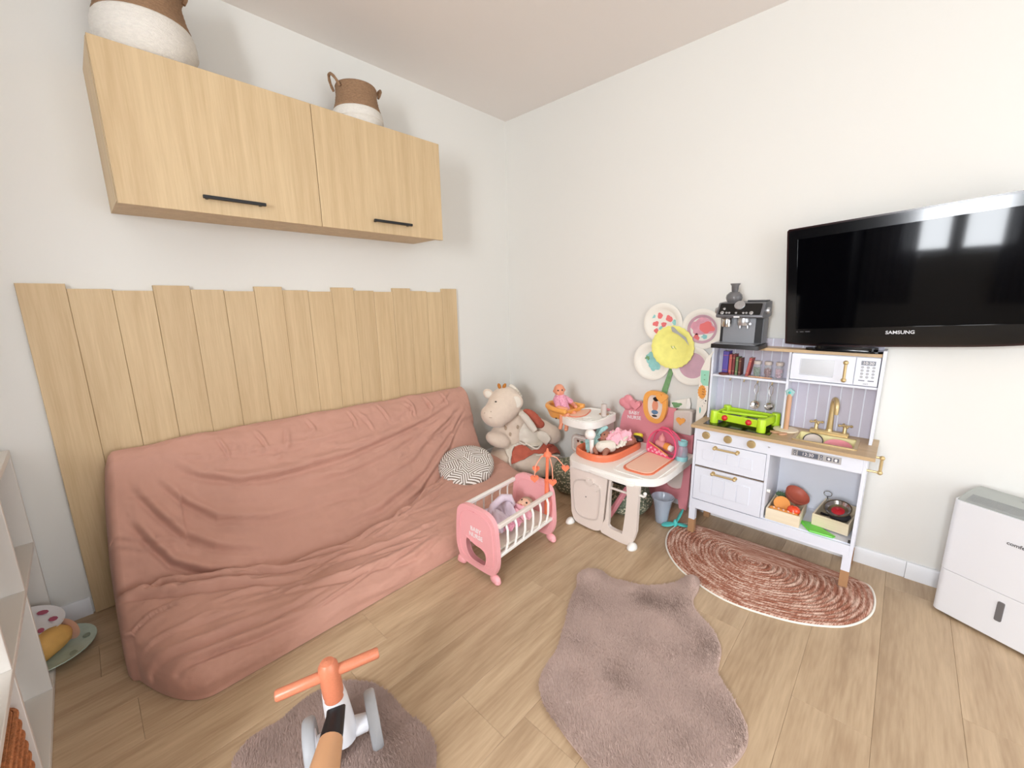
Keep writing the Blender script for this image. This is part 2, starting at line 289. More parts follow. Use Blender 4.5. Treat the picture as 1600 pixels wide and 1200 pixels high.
# ---------------------------------------------------------------- the room
def struct(o): o['kind'] = 'structure'; return o
fl = struct(MB().box(RX, 0, RY, 0, -.05, -.006).build('floor', 'joint_dark'))
row = 0; pitch = .191; L = 1.285
joints = {6: -1.14, 9: -.823, 10: -.14, 7: -.42, 8: -1.62, 5: -.62, 4: -1.75, 11: -1.0}
y = -1.405+pitch*8
k = -1
while y > RY:
    y1, y0 = min(0, y), max(RY, y-pitch); k += 1
    if y1-y0 > .005:
        j = joints.get(k-1, -((k*.47) % 1)*L)
        xs = [0]+[j-L*i for i in range(-2, 6) if RX < j-L*i < 0]+[RX]
        for a, b in zip(xs[:-1], xs[1:]):
            c = .0007; x0, x1, Y0, Y1 = b+.0002, a-.0002, y0+.0002, y1-.0002
            m = MB().add([(x0, Y0, -.006), (x1, Y0, -.006), (x1, Y1, -.006), (x0, Y1, -.006), (x0, Y0, -c), (x1, Y0, -c), (x1, Y1, -c), (x0, Y1, -c), (x0+c, Y0+c, 0), (x1-c, Y0+c, 0), (x1-c, Y1-c, 0), (x0+c, Y1-c, 0)],
                         [(0, 1, 5, 4), (1, 2, 6, 5), (2, 3, 7, 6), (3, 0, 4, 7), (4, 5, 9, 8), (5, 6, 10, 9), (6, 7, 11, 10), (7, 4, 8, 11), (8, 9, 10, 11)])
            m.build('plank', 'floor_oak', fl, ang=20)
    y -= pitch
struct(MB().box(RX-.12, .12, .0, .12, -.05, H+.1).build('wall_left', 'wall_white'))
struct(MB().box(0, .12, RY-.12, 0, -.05, H+.1).build('wall_right', 'wall_white'))
struct(MB().prism([(RY, -.05), (0, -.05), (0, H), (RY, H)], -.12, 0, onX(RX), holes=[[(-2.77, .92), (-1.83, .92), (-1.83, 2.2), (-2.77, 2.2)]]).build('wall_far', 'wall_white'))
struct(MB().prism([(RX, -.05), (0, -.05), (0, H), (RX, H)], -.12, 0, onY(RY), holes=[[(-2.55, .02), (-.55, .02), (-.55, 2.2), (-2.55, 2.2)]]).build('wall_rear', 'wall_white'))
struct(MB().box(RX-.12, .12, RY-.12, .12, H, H+.1).build('ceiling', 'ceiling_white'))
def frame(name, y0, y1, z0, z1, f, mull):
    w = struct(MB().prism(rrect(y0, y1, z0, z1, .001, 1), -.08, -.03, f, holes=[rrect(a+.05, b-.05, z0+.06, z1-.06, .001, 1) for a, b in mull]).build(name, 'trim_white')); return w
frame('window_1', -2.77, -1.83, .92, 2.2, onX(RX), [(-2.77, -2.31), (-2.29, -1.83)])
frame('window_2', -2.55, -.55, .02, 2.2, onY(RY), [(-2.55, -1.56), (-1.54, -.55)])
for y0, y1, lab, s in ((-2.02, -1.58, 'pale grey curtain at the corner side of the window opposite the television', 0), (-3.05, -2.62, 'pale grey curtain at the rear side of the window opposite the television', 1)):
    o = MB().grid(60, 2, lambda u, v: (RX+.06+.025*sin(u*38+s), lerp(y0, y1, u), lerp(2.35, .4, v))).build('curtain', 'curtain', solid=.003); tag(o, lab, 'curtain', 'curtains at the far window')
bl = struct(MB().prism([(0, 0), (-.013, 0), (-.013, .066), (-.008, .074), (0, .074)], -2.98, -2.5, lambda a, b, t: (t, a, b)).build('baseboard_left', 'trim_white'))
br = struct(MB().prism([(0, 0), (-.012, 0), (-.012, .068), (-.007, .076), (0, .076)], -2.418, -.0, lambda a, b, t: (a, t, b)).build('baseboard_right', 'trim_white'))
MB().prism([(0, 0), (-.016, 0), (-.016, .068), (-.011, .076), (0, .076)], RY, -2.4195, lambda a, b, t: (a, t, b)).build('skirting_length', 'trim_white', br)
MB().prism([(0, 0), (-.013, 0), (-.013, .07), (-.008, .078), (0, .078)], -.53, -.012, lambda a, b, t: (t, a, b)).build('skirting_length', 'trim_white', bl)

# ---------------------------------------------------------------- wall panelling: sixteen boards
pn = thing('wall_panelling', 'pale oak board panelling with a stepped top edge behind the pink sofa', 'panelling', (-1.51, 0, 0))
xs = [-2.494+i*.1225 for i in range(17)]; tops = [1.316, 1.300, 1.294]
MB().box(xs[0]+.004, xs[16]-.004, -.012, -.001, .004, 1.288).build('backing', 'panel_oak', pn)
for i in range(16):
    d = .018+(.0015, 0, .0008)[i % 3]
    x0, x1 = xs[i]+.0005, xs[i+1]-.0005
    # chamfered long edges
    MB().prism([(x0, 0), (x0, -d+.0012), (x0+.0012, -d), (x1-.0012, -d), (x1, -d+.0012), (x1, 0)], .003, tops[i % 3]+(.002 if i == 0 else 0), lambda a, b, t: (a, b, t)).build('plank', 'panel_oak', pn, ang=20)
# ---------------------------------------------------------------- wall cabinets
for x0, x1, lab in ((-2.207, -1.5245, 'oak wall cabinet carrying the larger basket, farther from the room corner'), (-1.5245, -.843, 'oak wall cabinet carrying the smaller basket, next to the room corner')):
    c = thing('wall_cabinet', lab, 'cabinet', ((x0+x1)/2, 0, 1.59), group='oak wall cabinets above the sofa')
    t = .018; b = MB()
    b.box(x0, x0+t, -.278, -.001, 1.586, 2.078); b.box(x1-t, x1, -.278, -.001, 1.586, 2.078); b.box(x0+t, x1-t, -.278, -.001, 1.586, 1.604); b.box(x0+t, x1-t, -.278, -.001, 2.06, 2.078); b.box(x0+t, x1-t, -.012, -.001, 1.604, 2.06)
    b.build('body', 'panel_oak', c)
    dr = MB().box(x0+.0012, x1-.0012, -.300, -.280, 1.576, 2.0785).build('door', 'panel_oak', c, bev=.0012)
    hx0, hx1 = (-1.968, -1.757) if x0 < -2 else (-1.278, -1.062)
    h = MB().box(hx0, hx1, -.332, -.320, 1.624, 1.636); h.box(hx0+.01, hx0+.02, -.321, -.2995, 1.625, 1.635); h.box(hx1-.02, hx1-.01, -.321, -.2995, 1.625, 1.635); h.build('handle', 'black_metal', dr, bev=.0015)
# ---------------------------------------------------------------- baskets
def basket(lab, cx, cy, z0, r, hw, hb, ang):
    t = thing('basket', lab, 'basket', (cx, cy, z0), group='belly baskets on the wall cabinets'); n = 40
    def ridges(pr, k): # woven courses
        out = []
        for i in range(k+1):
            u = i/k; rr = pl([p[0] for p in pr], [p[1] for p in pr], u); z = lerp(pr[0][2], pr[-1][2], u); out.append((rr+(.0035 if i % 2 else 0), z))
        return out
    wp = [(0, .62*r, 0), (.15, .84*r, 0), (.5, r, 0), (.8, .985*r, 0), (1, .93*r, hw)]
    MB().lathe([(.001, .001)]+ridges(wp, 18)+[(.88*r, hw), (.9*r, hw*.5), (.6*r, .008), (.001, .008)], (cx, cy, z0), n, cap=False).build('woven_base', 'straw_white', t, ang=80)
    tp = [(0, .93*r, hw), (.25, .85*r, 0), (.6, .79*r, 0), (1, .80*r, hb)]
    MB().lathe(ridges(tp, 18)+[(.76*r, hb), (.75*r, lerp(hw, hb, .5)), (.88*r, hw)], (cx, cy, z0), n, cap=False).build('woven_top', 'straw', t, ang=80)
    for s in (0, 1):
        a = ang+pi*s; q = V((cos(a), sin(a), 0)); w = V((-sin(a), cos(a), 0)); c0 = V((cx, cy, z0))+q*r*.78
        pts = [c0+w*(.045*cos(pi*i/12)*(r/.14))+q*(.03*sin(pi*i/12)+.004)+V((0, 0, hb-.03+(.02+hb*.17)*sin(pi*i/12))) for i in range(13)]
        MB().tube(pts, [.006+.0012*(i % 2) for i in range(13)], 7).build('handle', 'straw', t)
basket('large two-tone belly basket at the outer end of the oak wall cabinets', -2.032, -.158, 2.0786, .147, .138, .275, .1)
basket('small two-tone belly basket standing nearer the room corner', -1.226, -.15, 2.0786, .119, .088, .200, -.05)

# ---------------------------------------------------------------- sofa with its loose cover
sf = thing('sofa_bed', 'low sofa bed under a wrinkled dusty pink cover', 'sofa', (-1.48, -.4, 0))
CX = [-2.42, -2.36, -2.3, -2.2, -2.1, -2.0, -1.85, -1.68, -1.5, -1.25, -1.0, -.8, -.6, -.5]
CY = [-.30, -.295, -.31, -.335, -.385, -.44, -.475, -.49, -.475, -.42, -.33, -.28, -.25, -.22]
CZ = [.165, .165, .16, .155, .145, .125, .115, .11, .11, .125, .155, .165, .17, .17]
def pl_crease(x): return pl(CX, CY, x)
BF = [([(-2.228, .605), (-2.115, .524), (-1.969, .466), (-1.831, .45), (-1.465, .448), (-.949, .502), (-.615, .585)], .016, .03),
      ([(-2.264, .546), (-2.181, .43), (-2.085, .345), (-1.901, .297), (-1.6, .28)], .013, .026), ([(-2.349, .54), (-2.272, .413), (-2.207, .316), (-2.114, .25), (-1.95, .2)], .014, .026),
      ([(-2.362, .423), (-2.308, .323), (-2.253, .232), (-2.15, .165), (-2.004, .135)], .018, .028), ([(-1.837, .332), (-1.452, .27), (-1.101, .315), (-.797, .447), (-.62, .54)], .010, .03),
      ([(-1.688, .19), (-1.416, .18), (-1.073, .235), (-.742, .383), (-.6, .5)], .012, .028), ([(-1.3, .15), (-1.134, .165), (-.817, .294), (-.604, .449)], .010, .024),
      ([(-2.1, .60), (-1.9, .56), (-1.6, .54), (-1.3, .55)], .008, .02), ([(-1.9, .39), (-1.5, .37), (-1.2, .40), (-.9, .46)], .007, .03),
      ([(-1.35, .63), (-1.31, .575), (-1.29, .52)], .006, .014), ([(-1.05, .62), (-1.0, .58), (-1.0, .53)], .007, .014), ([(-1.72, .62), (-1.75, .55), (-1.85, .49)], .007, .016), ([(-.9, .61), (-.86, .57), (-.9, .53)], .006, .014)]
SF = [([(-2.433, -.33), (-2.371, -.35), (-2.262, -.42), (-2.143, -.47), (-2.036, -.53), (-1.902, -.6)], .016, .026), ([(-2.419, -.60), (-2.34, -.66), (-2.242, -.70), (-2.0, -.72)], .010, .024),
      ([(-2.341, -.72), (-2.25, -.745), (-2.1, -.77), (-1.9, -.78)], .011, .022), ([(-1.81, -.56), (-1.667, -.61), (-1.514, -.64), (-1.293, -.66)], .010, .022), ([(-1.943, -.66), (-1.75, -.72), (-1.588, -.75), (-1.416, -.74)], .010, .024),
      ([(-1.593, -.77), (-1.461, -.78), (-1.3, -.75)], .008, .02), ([(-2.36, -.31), (-2.25, -.37), (-2.1, -.44), (-1.9, -.53), (-1.7, -.57)], .013, .02), ([(-1.3, -.50), (-1.1, -.47), (-.9, -.42)], .012, .02), ([(-1.25, -.58), (-1.05, -.60), (-.8, -.6)], .007, .03),
      ([(-2.2, -.55), (-2.05, -.57), (-1.95, -.62)], .006, .018), ([(-1.7, -.82), (-1.5, -.83)], .006, .02)]
def fold(X, Q, F):      # arrays in, summed ridge-and-valley relief out
    h = np.zeros(len(X))
    for pts, a, w in F:
        best = np.full(len(X), 9.); sd = np.ones(len(X)); ta = np.zeros(len(X)); n = len(pts)-1
        for i in range(n):
            ax, ay = pts[i]; bx, by = pts[i+1]; dx, dy = bx-ax, by-ay; t = np.clip(((X-ax)*dx+(Q-ay)*dy)/(dx*dx+dy*dy), 0, 1); ex, ey = X-ax-t*dx, Q-ay-t*dy; d = np.hypot(ex, ey)
            k = d < best; best[k] = d[k]; sd[k] = np.where(dx*ey-dy*ex > 0, 1, -1)[k]; ta[k] = ((i+t)/n)[k]
        env = np.clip(np.minimum(4*ta, 4*(1-ta))+.08, 0, 1)*(best < w*4); s = best*sd
        h += 1.45*a*env*(np.exp(-((s-.3*w)/(w*.62))**2)-.85*np.exp(-((s+.6*w)/(w*.4))**2))
    return h
def small_folds(n, seed, back):
    r = random.Random(seed); out = []
    for _ in range(n):
        x = r.uniform(-2.36, -.62); L_ = r.uniform(.08, .34)
        if back:
            z = r.uniform(.24, .60); sl = (x+1.48)*.42+r.uniform(-.12, .12); p = [(x-L_/2, z-sl*L_/2+.2*L_*L_), (x, z), (x+L_/2, z+sl*L_/2+.2*L_*L_)]
        else:
            z = r.uniform(-.76, -.46); sl = r.uniform(-.35, .22); p = [(x-L_/2, z-sl*L_/2), (x, z+r.uniform(-.012, .012)), (x+L_/2, z+sl*L_/2)]
        out.append((p, r.uniform(.0028, .0065)*(1 if back else 1.1), r.uniform(.008, .017)))
    return out
BF += small_folds(46, 3, True); SF += small_folds(26, 8, False)
for x in (-2.02, -1.86, -1.62, -1.40, -1.22, -1.02, -.90, -.76): BF.append(([(x, .64), (x+.02, .60), (x-.01+.05*sin(x*40), .55)], .006, .012))
for x, L_ in ((-2.3, .16), (-2.05, .2), (-1.78, .26), (-1.5, .2), (-1.33, .12), (-1.12, .2), (-.95, .1)):   # cloth gathered in the crease
    SF.append(([(x-L_/2, pl_crease(x-L_/2)-.05), (x, pl_crease(x)-.03), (x+L_/2, pl_crease(x+L_/2)-.055)], .010, .013)); SF.append(([(x-L_*.2, pl_crease(x)-.085), (x+L_*.5, pl_crease(x+L_*.5)-.075)], .007, .012))
XL, XR = -2.405, -.535
def profile(x):
    yc = pl(CX, CY, x); zc = pl(CX, CZ, x); zt = pl([-2.42, -2.2, -1.6, -.5], [.66, .668, .655, .632], x)+.006*noise.noise(V((x*6, 0, 2)))
    mid = (lerp(-.10, yc, .5)+.02*(x > -2.2)-.0, lerp(zt-.05, zc, .5))
    back = smoothline([(-.024, zt-.09), (-.028, zt-.012), (-.06, zt+.004), (-.10, zt-.03), (lerp(-.10, yc, .25), lerp(zt-.03, zc, .26)), mid, (lerp(-.1, yc, .8)+.004, lerp(zt-.05, zc, .82)), (yc, zc)], 14, False)
    yf = -.818+.30*max(0, (-2.23-x)/.19)**2.2+.05*max(0, (x+.62)/.09)**2
    seat = smoothline([(yc, zc), (yc-.035, zc+.026), (lerp(yc, yf, .35), zc+.022-.012), (lerp(yc, yf, .65), lerp(zc, .118, .6)), (yf+.057, .105), (yf+.01, .062), (yf, .002)], 16, False)
    return back, seat
nx = 430
def surf(which):
    capx = [(-.028, .0), (-.028, .35), (-.027, .7), (-.024, .9), (-.014, .975)]
    xs = [(XL+dx, k) for dx, k in capx]+[(lerp(XL, XR, i/(nx-1)), 1) for i in range(nx)]+[(XR-dx, k) for dx, k in capx[::-1]]
    rows = []
    for x, kk in xs:
        b, s = profile(max(XL, min(XR, x))); P = b if which == 0 else s; N = len(P)
        for i, (py, pz) in enumerate(P):
            a = P[max(0, i-1)]; c = P[min(N-1, i+1)]; ty, tz = c[0]-a[0], c[1]-a[1]; l = math.hypot(ty, tz) or 1
            if which == 0: e1, e2 = min(1, i/22)*(1 if i < N-8 else (N-1-i)/8), min(1, i/12)*min(1, (N-1-i)/7)
            else: e1, e2 = min(1, i/5)*min(1, (N-1-i)/10), min(1, i/6)*min(1, (N-1-i)/7)
            rows.append((x, kk, py, pz, tz/l, -ty/l, e1, e2))
    A = np.array(rows); q = A[:, 3] if which == 0 else A[:, 2]
    h = fold(A[:, 0], q, BF if which == 0 else SF)*A[:, 6]
    nz = np.array([.009*noise.noise(V((r[0]*5, r[2]*14, r[3]*16)))+.004*noise.noise(V((r[0]*15, r[2]*34+3, r[3]*30)))+.0016*noise.noise(V((r[0]*44, r[2]*70+3, r[3]*70))) for r in rows])*A[:, 7]
    h += nz; yy = A[:, 2]+A[:, 4]*h; zz = A[:, 3]+A[:, 5]*h; kk = A[:, 1]
    yy = -.05+(yy+.05)*kk; zz = .004+(zz-.004)*kk      # the ends draw in towards the back foot of the sofa
    xx = A[:, 0]+.058*np.minimum(1, np.maximum(0, zz)/.66)**1.6*np.maximum(0, 1-(A[:, 0]-XL)/.5)-.02*np.minimum(1, np.maximum(0, zz)/.64)**2*np.maximum(0, 1-(XR-A[:, 0])/.3)
    m = MB(); m.v = list(zip(xx.tolist(), np.minimum(yy, -.0225).tolist(), np.maximum(zz, 0).tolist())); n = N
    m.f = [(i*n+j, i*n+j+1, (i+1)*n+j+1, (i+1)*n+j) for i in range(len(xs)-1) for j in range(n-1)]
    return m
surf(0).build('backrest_cover', 'cover_pink', sf, ang=180)
surf(1).build('seat_cover', 'cover_pink', sf, ang=180)
# round cushion
Rc = (V((-.26, -.26, .90))).to_track_quat('Z', 'Y').to_matrix()
cm = Matrix.Translation((-.806, -.380, .207)) @ Rc.to_4x4()
cu = thing('cushion', 'round cushion with brown and white palm leaf print on the pink sofa', 'cushion', mx=cm)
def cushpt(u, v):
    a = 2*pi*u; t = v*pi-pi/2; r = .176*(abs(cos(t))**.62)*(1+.02*sin(3*a)); z = .066*(1 if t > 0 else -1)*abs(sin(t))**.85*(1+.05*sin(2*a))
    return (r*cos(a), r*sin(a), z)
MB().grid(48, 27, cushpt, cu=True).build('cushion_cover', 'leaf_print', cu, raw=True, ang=180)

# ---------------------------------------------------------------- floor coverings
def fur(name, lab, line, n, length, m, zb, folds=()):
    t = thing(name, lab, 'rug', (sum(p[0] for p in line)/len(line), sum(p[1] for p in line)/len(line), 0))
    P = smoothline(line, 5); A = np.array(P); lo, hi = A.min(0), A.max(0); rng = np.random.default_rng(len(line))
    MB().prism(P, .001, zb, onZ(0)).build('backing', m, t, ang=30)
    q = rng.uniform(lo, hi, (int(n*2.2), 2)); q = q[inpoly(q, P)][:n]
    # distance to the edge rounds the pile down; lumps give it a soft uneven surface
    d = np.min(np.hypot(q[:, None, 0]-A[None, ::2, 0], q[:, None, 1]-A[None, ::2, 1]), axis=1) if len(q)*len(A) < 6e7 else np.full(len(q), .1)
    edge = np.clip(d/.03, 0, 1)
    lump = np.array([noise.noise(V((x*11, y*11, 1.3)))+.6*noise.noise(V((x*27, y*27, 4))) for x, y in q]); fl = np.array([noise.noise(V((x*6, y*6, 7)))*2.0 for x, y in q])+1.0
    z0 = zb*.6+.0*edge; Ln = length*(.62+.38*edge)*(.8+.4*rng.random(len(q)))*(1+.16*lump)
    for (fx, fy, fr, fh) in folds: z0 = z0+fh*np.exp(-((q[:, 0]-fx)**2+(q[:, 1]-fy)**2)/fr**2)
    lean = .75+.35*rng.random(len(q)); a = fl+rng.normal(0, .55, len(q)); w = .0011+.0007*rng.random(len(q))
    dx, dy = np.cos(a)*np.sin(lean), np.sin(a)*np.sin(lean); wx, wy = -np.sin(a), np.cos(a); wz = 0
    v = np.zeros((len(q), 5, 3)); z0 = z0*np.ones(len(q))
    for k, (u, ww) in enumerate(((0, 1), (0, -1), (.55, -.8), (.55, .8), (1, 0))):
        h = Ln*(np.cos(lean)*u); bx = Ln*u*u**.3*1.0 if u else 0
        v[:, k, 0] = q[:, 0]+dx*bx+wx*w*ww; v[:, k, 1] = q[:, 1]+dy*bx+wy*w*ww; v[:, k, 2] = z0+h
    me = bpy.data.meshes.new('pile'); I = WM[t.name].inverted(); v = v.reshape(-1, 3)+np.array(I.translation); N = len(q)
    me.vertices.add(N*5); me.vertices.foreach_set('co', v.ravel())
    b = np.arange(N)*5; lv = np.concatenate([np.stack([b, b+1, b+2, b+3], 1), np.stack([b+3, b+2, b+4, b+4], 1)[:, :3].repeat(1, 0)[:, [0, 1, 2, 2]]], 0)
    quads = np.stack([b, b+1, b+2, b+3], 1).ravel(); tris = np.stack([b+3, b+2, b+4], 1).ravel()
    me.loops.add(N*7); me.loops.foreach_set('vertex_index', np.concatenate([quads, tris]).astype(np.int32))
    me.polygons.add(N*2); me.polygons.foreach_set('loop_start', np.concatenate([np.arange(N)*4, N*4+np.arange(N)*3]).astype(np.int32))
    me.update(calc_edges=True); me.validate(); me.shade_smooth(); me.materials.append(MATS[m])
    o = bpy.data.objects.new('pile', me); COL.objects.link(o); o.parent = t; o['kind'] = 'stuff'; WM[o.name] = WM[t.name]
    return t
R1 = [(-.958, -1.352), (-.913, -1.379), (-.893, -1.423), (-.902, -1.468), (-.884, -1.523), (-.864, -1.579), (-.818, -1.638), (-.761, -1.684), (-.702, -1.714), (-.66, -1.744), (-.685, -1.775), (-.722, -1.785), (-.788, -1.79), (-.851, -1.824), (-.896, -1.895), (-.931, -1.93), (-.98, -1.957), (-1.047, -1.969), (-1.096, -1.984), (-1.152, -2.05), (-1.184, -2.08), (-1.22, -2.101), (-1.264, -2.11), (-1.326, -2.102), (-1.401, -2.08), (-1.48, -2.06), (-1.57, -2.02), (-1.62, -1.95), (-1.625, -1.88), (-1.611, -1.838), (-1.601, -1.799), (-1.589, -1.737), (-1.573, -1.681), (-1.556, -1.628), (-1.526, -1.582), (-1.488, -1.558), (-1.43, -1.542), (-1.379, -1.533), (-1.323, -1.514), (-1.25, -1.481), (-1.173, -1.442), (-1.105, -1.412), (-1.047, -1.394), (-.999, -1.361)]
fur('fur_rug', 'taupe faux sheepskin rug lying beside the braided mat', R1, 230000, .018, 'fur', .009, folds=[(-.70, -1.752, .035, .03), (-.94, -1.40, .05, .012)])
R2 = [(-2.268, -1.123), (-2.252, -1.093), (-2.215, -1.072), (-2.173, -1.07), (-2.134, -1.078), (-2.097, -1.071), (-2.055, -1.062), (-2.014, -1.064), (-1.953, -1.086), (-1.913, -1.122), (-1.881, -1.173), (-1.867, -1.232), (-1.863, -1.295), (-1.859, -1.345), (-1.849, -1.4), (-1.852, -1.446), (-1.867, -1.49), (-1.897, -1.53), (-1.93, -1.62), (-2.0, -1.70), (-2.12, -1.72), (-2.24, -1.66), (-2.31, -1.52), (-2.33, -1.36), (-2.31, -1.22)]
fur('fur_rug', 'dark taupe faux sheepskin rug under the balance bike', R2, 120000, .019, 'fur_dark', .009)
# half-moon braided mat
OUT = [(-.20, -1.56), (-.245, -1.52), (-.344, -1.506), (-.455, -1.534), (-.547, -1.591), (-.621, -1.673), (-.667, -1.77), (-.692, -1.86), (-.692, -1.941), (-.672, -2.034), (-.642, -2.119), (-.594, -2.198), (-.54, -2.258), (-.464, -2.303), (-.378, -2.328), (-.279, -2.33), (-.204, -2.313), (-.185, -2.283), (-.178, -2.2), (-.172, -2.0), (-.18, -1.75), (-.19, -1.62)]
mt = thing('braided_mat', 'half-round rust and cream braided mat in front of the toy kitchen', 'mat', (-.4, -1.91, 0))
O = smoothline(OUT, 8); nO = len(O); rings = 22; sub = 5; C = (-.345, -1.9); vs = []; uv = []
for k in range(rings*sub+1):
    t = max(k/(rings*sub), .002); z = .004+.0075*abs(sin(pi*k/sub))**.6
    for i in range(nO+1):
        p = O[i % nO]; ux = i/nO
        # the innermost coils are drawn out along the mat
        qx, qy = C[0]+(p[0]-C[0])*t, C[1]+(p[1]-C[1])*t
        vs.append((qx, qy, z if k < rings*sub else .001)); uv.append((ux*max(t, .1), t))
m = MB(); m.v = vs; w = nO+1; m.f = [(k*w+i, k*w+i+1, (k+1)*w+i+1, (k+1)*w+i) for k in range(rings*sub) for i in range(nO)]
o = m.build('braid', 'braid', mt, ang=180, recalc=True)
ul = o.data.uv_layers.new(name='UVMap'); ua = np.array(uv)
li = np.empty(len(o.data.loops), np.int32); o.data.loops.foreach_get('vertex_index', li); ul.data.foreach_set('uv', ua[li].astype(np.float32).ravel())
MB().tube([(C[0]+(p[0]-C[0])*1.008, C[1]+(p[1]-C[1])*1.008, .0035) for p in O], .0042, 6, closed=True).build('edging', 'paper', mt)

# ---------------------------------------------------------------- television
ph = rad(3.81); tl = rad(4.72); yw = rad(2.08)
r_ = V((0, -cos(ph), sin(ph))); n_ = V((-1, 0, 0)); u_ = n_.cross(r_); n2 = (n_*cos(tl)-u_*sin(tl)); u2 = n2.cross(r_); r_, n2 = r_*cos(yw)+n2*sin(yw), n2*cos(yw)-r_*sin(yw); tc = V((-.0984, -2.2573, 1.2863))
tm = Matrix(((r_.x, u2.x, n2.x, tc.x), (r_.y, u2.y, n2.y, tc.y), (r_.z, u2.z, n2.z, tc.z), (0, 0, 0, 1)))
tv = thing('television', 'wide black flat television hung tilted on the wall above the toy kitchen', 'television', mx=tm)
def tvo(e): return [(a*(.395+e)/.395, b+(e if b > 0 else -e)) for a, b in smoothline([(-.395+.79*i/12, -.250-.016*(1-((i-6)/6)**4)) for i in range(13)], 2, False)]+[(.395+e, .255+e), (.388+e, .262+e), (-.388-e, .262+e), (-.395-e, .255+e)]
b = MB().prism(tvo(0), -.05, -.004, onZ(0)); b.build('casing', 'gloss_black', tv, raw=True, bev=.004)
MB().prism(tvo(.001), -.012, -.002, onZ(0), holes=[tvo(-.006)]).build('rim', 'dark_red_edge', tv, raw=True)
MB().prism(tvo(-.0065), -.006, .0, onZ(0), holes=[rrect(-.355, .355, -.184, .214, .001, 1)]).build('bezel', 'gloss_black', tv, raw=True, bev=.001)
MB().box(-.356, .356, -.185, .215, -.006, -.003).build('screen', 'screen', tv, raw=True)
Wt = lambda x, y, z: tm @ V((x, y, z))
text('SAMSUNG', .019, 'silver', tv, Wt(0, -.207, .0004), r_, u2, .0002, bold=.0004)
for a, w in ((-.352, .007), (-.338, .014), (-.318, .018)): MB().box(a, a+w, -.199, -.1945, .0, .0004).build('tiny_mark', 'dark_grey', tv, raw=True)
# glossy foot under the television, standing on the toy kitchen top
MB().prism(rrect(-2.235, -1.965, -.13, -.03, .045, 8), 0, .008, lambda a, b, t: (b, a, .9925+t)).prism(rrect(-2.215, -2.0, -.115, -.05, .03), .007, .021, lambda a, b, t: (b, a, .9925+t)).build('foot', 'gloss_black', tv, bev=.003)
# wall bracket carrying the set
MB().box(-.05, -.001, -2.40, -2.12, 1.2, 1.38).build('wall_bracket', 'dark_grey', tv)

# added dark cupboard: keeps window light off the left wall, blackens the television reflection
wr = thing('light_blocker', 'dark cupboard added to block window light and blacken the television reflection', 'light_blocker', (-4.0, -1.1, 0))
MB().box(RX+.002, -3.68, -1.55, -.25, .0, 2.12).build('carcass', 'blocker_dark', wr)
for a, c in ((-1.548, -.902), (-.898, -.252)):
    d = MB().box(-3.679, -3.66, a, c, .06, 2.115).build('door', 'blocker_dark', wr, bev=.002); MB().box(-3.661, -3.645, -.925 if a < -1.5 else -.885, -.913 if a < -1.5 else -.873, .95, 1.15).build('handle', 'black_metal', d)
# ---------------------------------------------------------------- dehumidifier
p0 = V((-.195, -2.496, 0)); dx = V((-.11, -.225, 0)).normalized(); dn = V((-dx.y, dx.x, 0)) if False else V((dx.y, -dx.x, 0))
if dn.x > 0: dn = -dn
dm = Matrix(((dx.x, dn.x, 0, p0.x), (dx.y, dn.y, 0, p0.y), (0, 0, 1, 0), (0, 0, 0, 1)))  # local x along front, y out of the front
dh = thing('dehumidifier', 'white portable dehumidifier with grey vented top standing by the wall', 'dehumidifier', mx=dm)
f2 = lambda a, b, t: (a, b, t)
pl_out = rrect(.0, .36, -.20, 0, .022, 6)
MB().prism(pl_out, .19, .474, f2).build('body', 'dehum_white', dh, raw=True, bev=.004)
MB().prism(rrect(.0005, .3595, -.12, -.0002, .022, 6), .012, .1885, f2).build('water_bucket', 'dehum_white', dh, raw=True, bev=.003)
MB().prism(rrect(.004, .356, -.198, -.118, .015, 6), .012, .19, f2).build('rear_casing', 'dehum_white', dh, raw=True)
for a in (.04, .32):
    for c in (-.03, -.17): MB().cyl((a, c, 0), (a, c, .014), .012).build('caster', 'dark_grey', dh, raw=True)
tp = MB(); prof = [(-.004, .474), (-.06, .492), (-.10, .50), (-.16, .50), (-.196, .474)]
tp.prism(prof, .006, .354, lambda a, b, t: (t, a, b)); tp.build('top_cover', 'dehum_grey', dh, raw=True, bev=.008, seg=3)
for i in range(9):
    yy = -.012-.0052*i; zz = .4772+(-.004-yy)*.0+(abs(yy)-.004)*.32
    MB().box(.03, .33, yy-.0013, yy+.0013, zz-.003, zz+.0025).build('grille_slat', 'pale_grey', dh, raw=True)
MB().prism(rrect(.13, .29, -.145, -.108, .006), .4995, .5015, f2).build('control_panel', 'pale_grey', dh, raw=True)
MB().prism(rrect(.166, .184, .085, .160, .005), -.001, .0025, lambda a, b, t: (a, t, b)).build('level_window', 'grey_plastic', dh, raw=True)
text('comfee', .0175, 'grey_plastic', dh, dm @ V((.153, .0006, .381)), dx, (0, 0, 1), .0004, align='LEFT', bold=.0004)

# ---------------------------------------------------------------- white shelf unit beside the sofa
sh = thing('shelf_unit', 'white open cube shelf unit by the end of the sofa', 'shelf', (-2.79, -.64, 0))
def bd(nm, *a): MB().box(*a).build(nm, 'shelf_white', sh, bev=.0015)
X0, X1 = -2.985, -2.6
bd('top_board', X0, X1, -1.256, -.018, .715, .738); bd('bottom_board', X0, X1, -1.256, -.018, .002, .024); bd('middle_shelf', X0, X1, -1.234, -.04, .366, .384)
for y in (-.029, -1.245): bd('end_panel', X0, X1, y-.011, y+.011, .024, .715)
for y in (-.42, -.825):
    bd('divider', X0, X1-.001, y-.008, y+.008, .024, .366); bd('divider', X0, X1-.001, y-.008, y+.008, .384, .715)
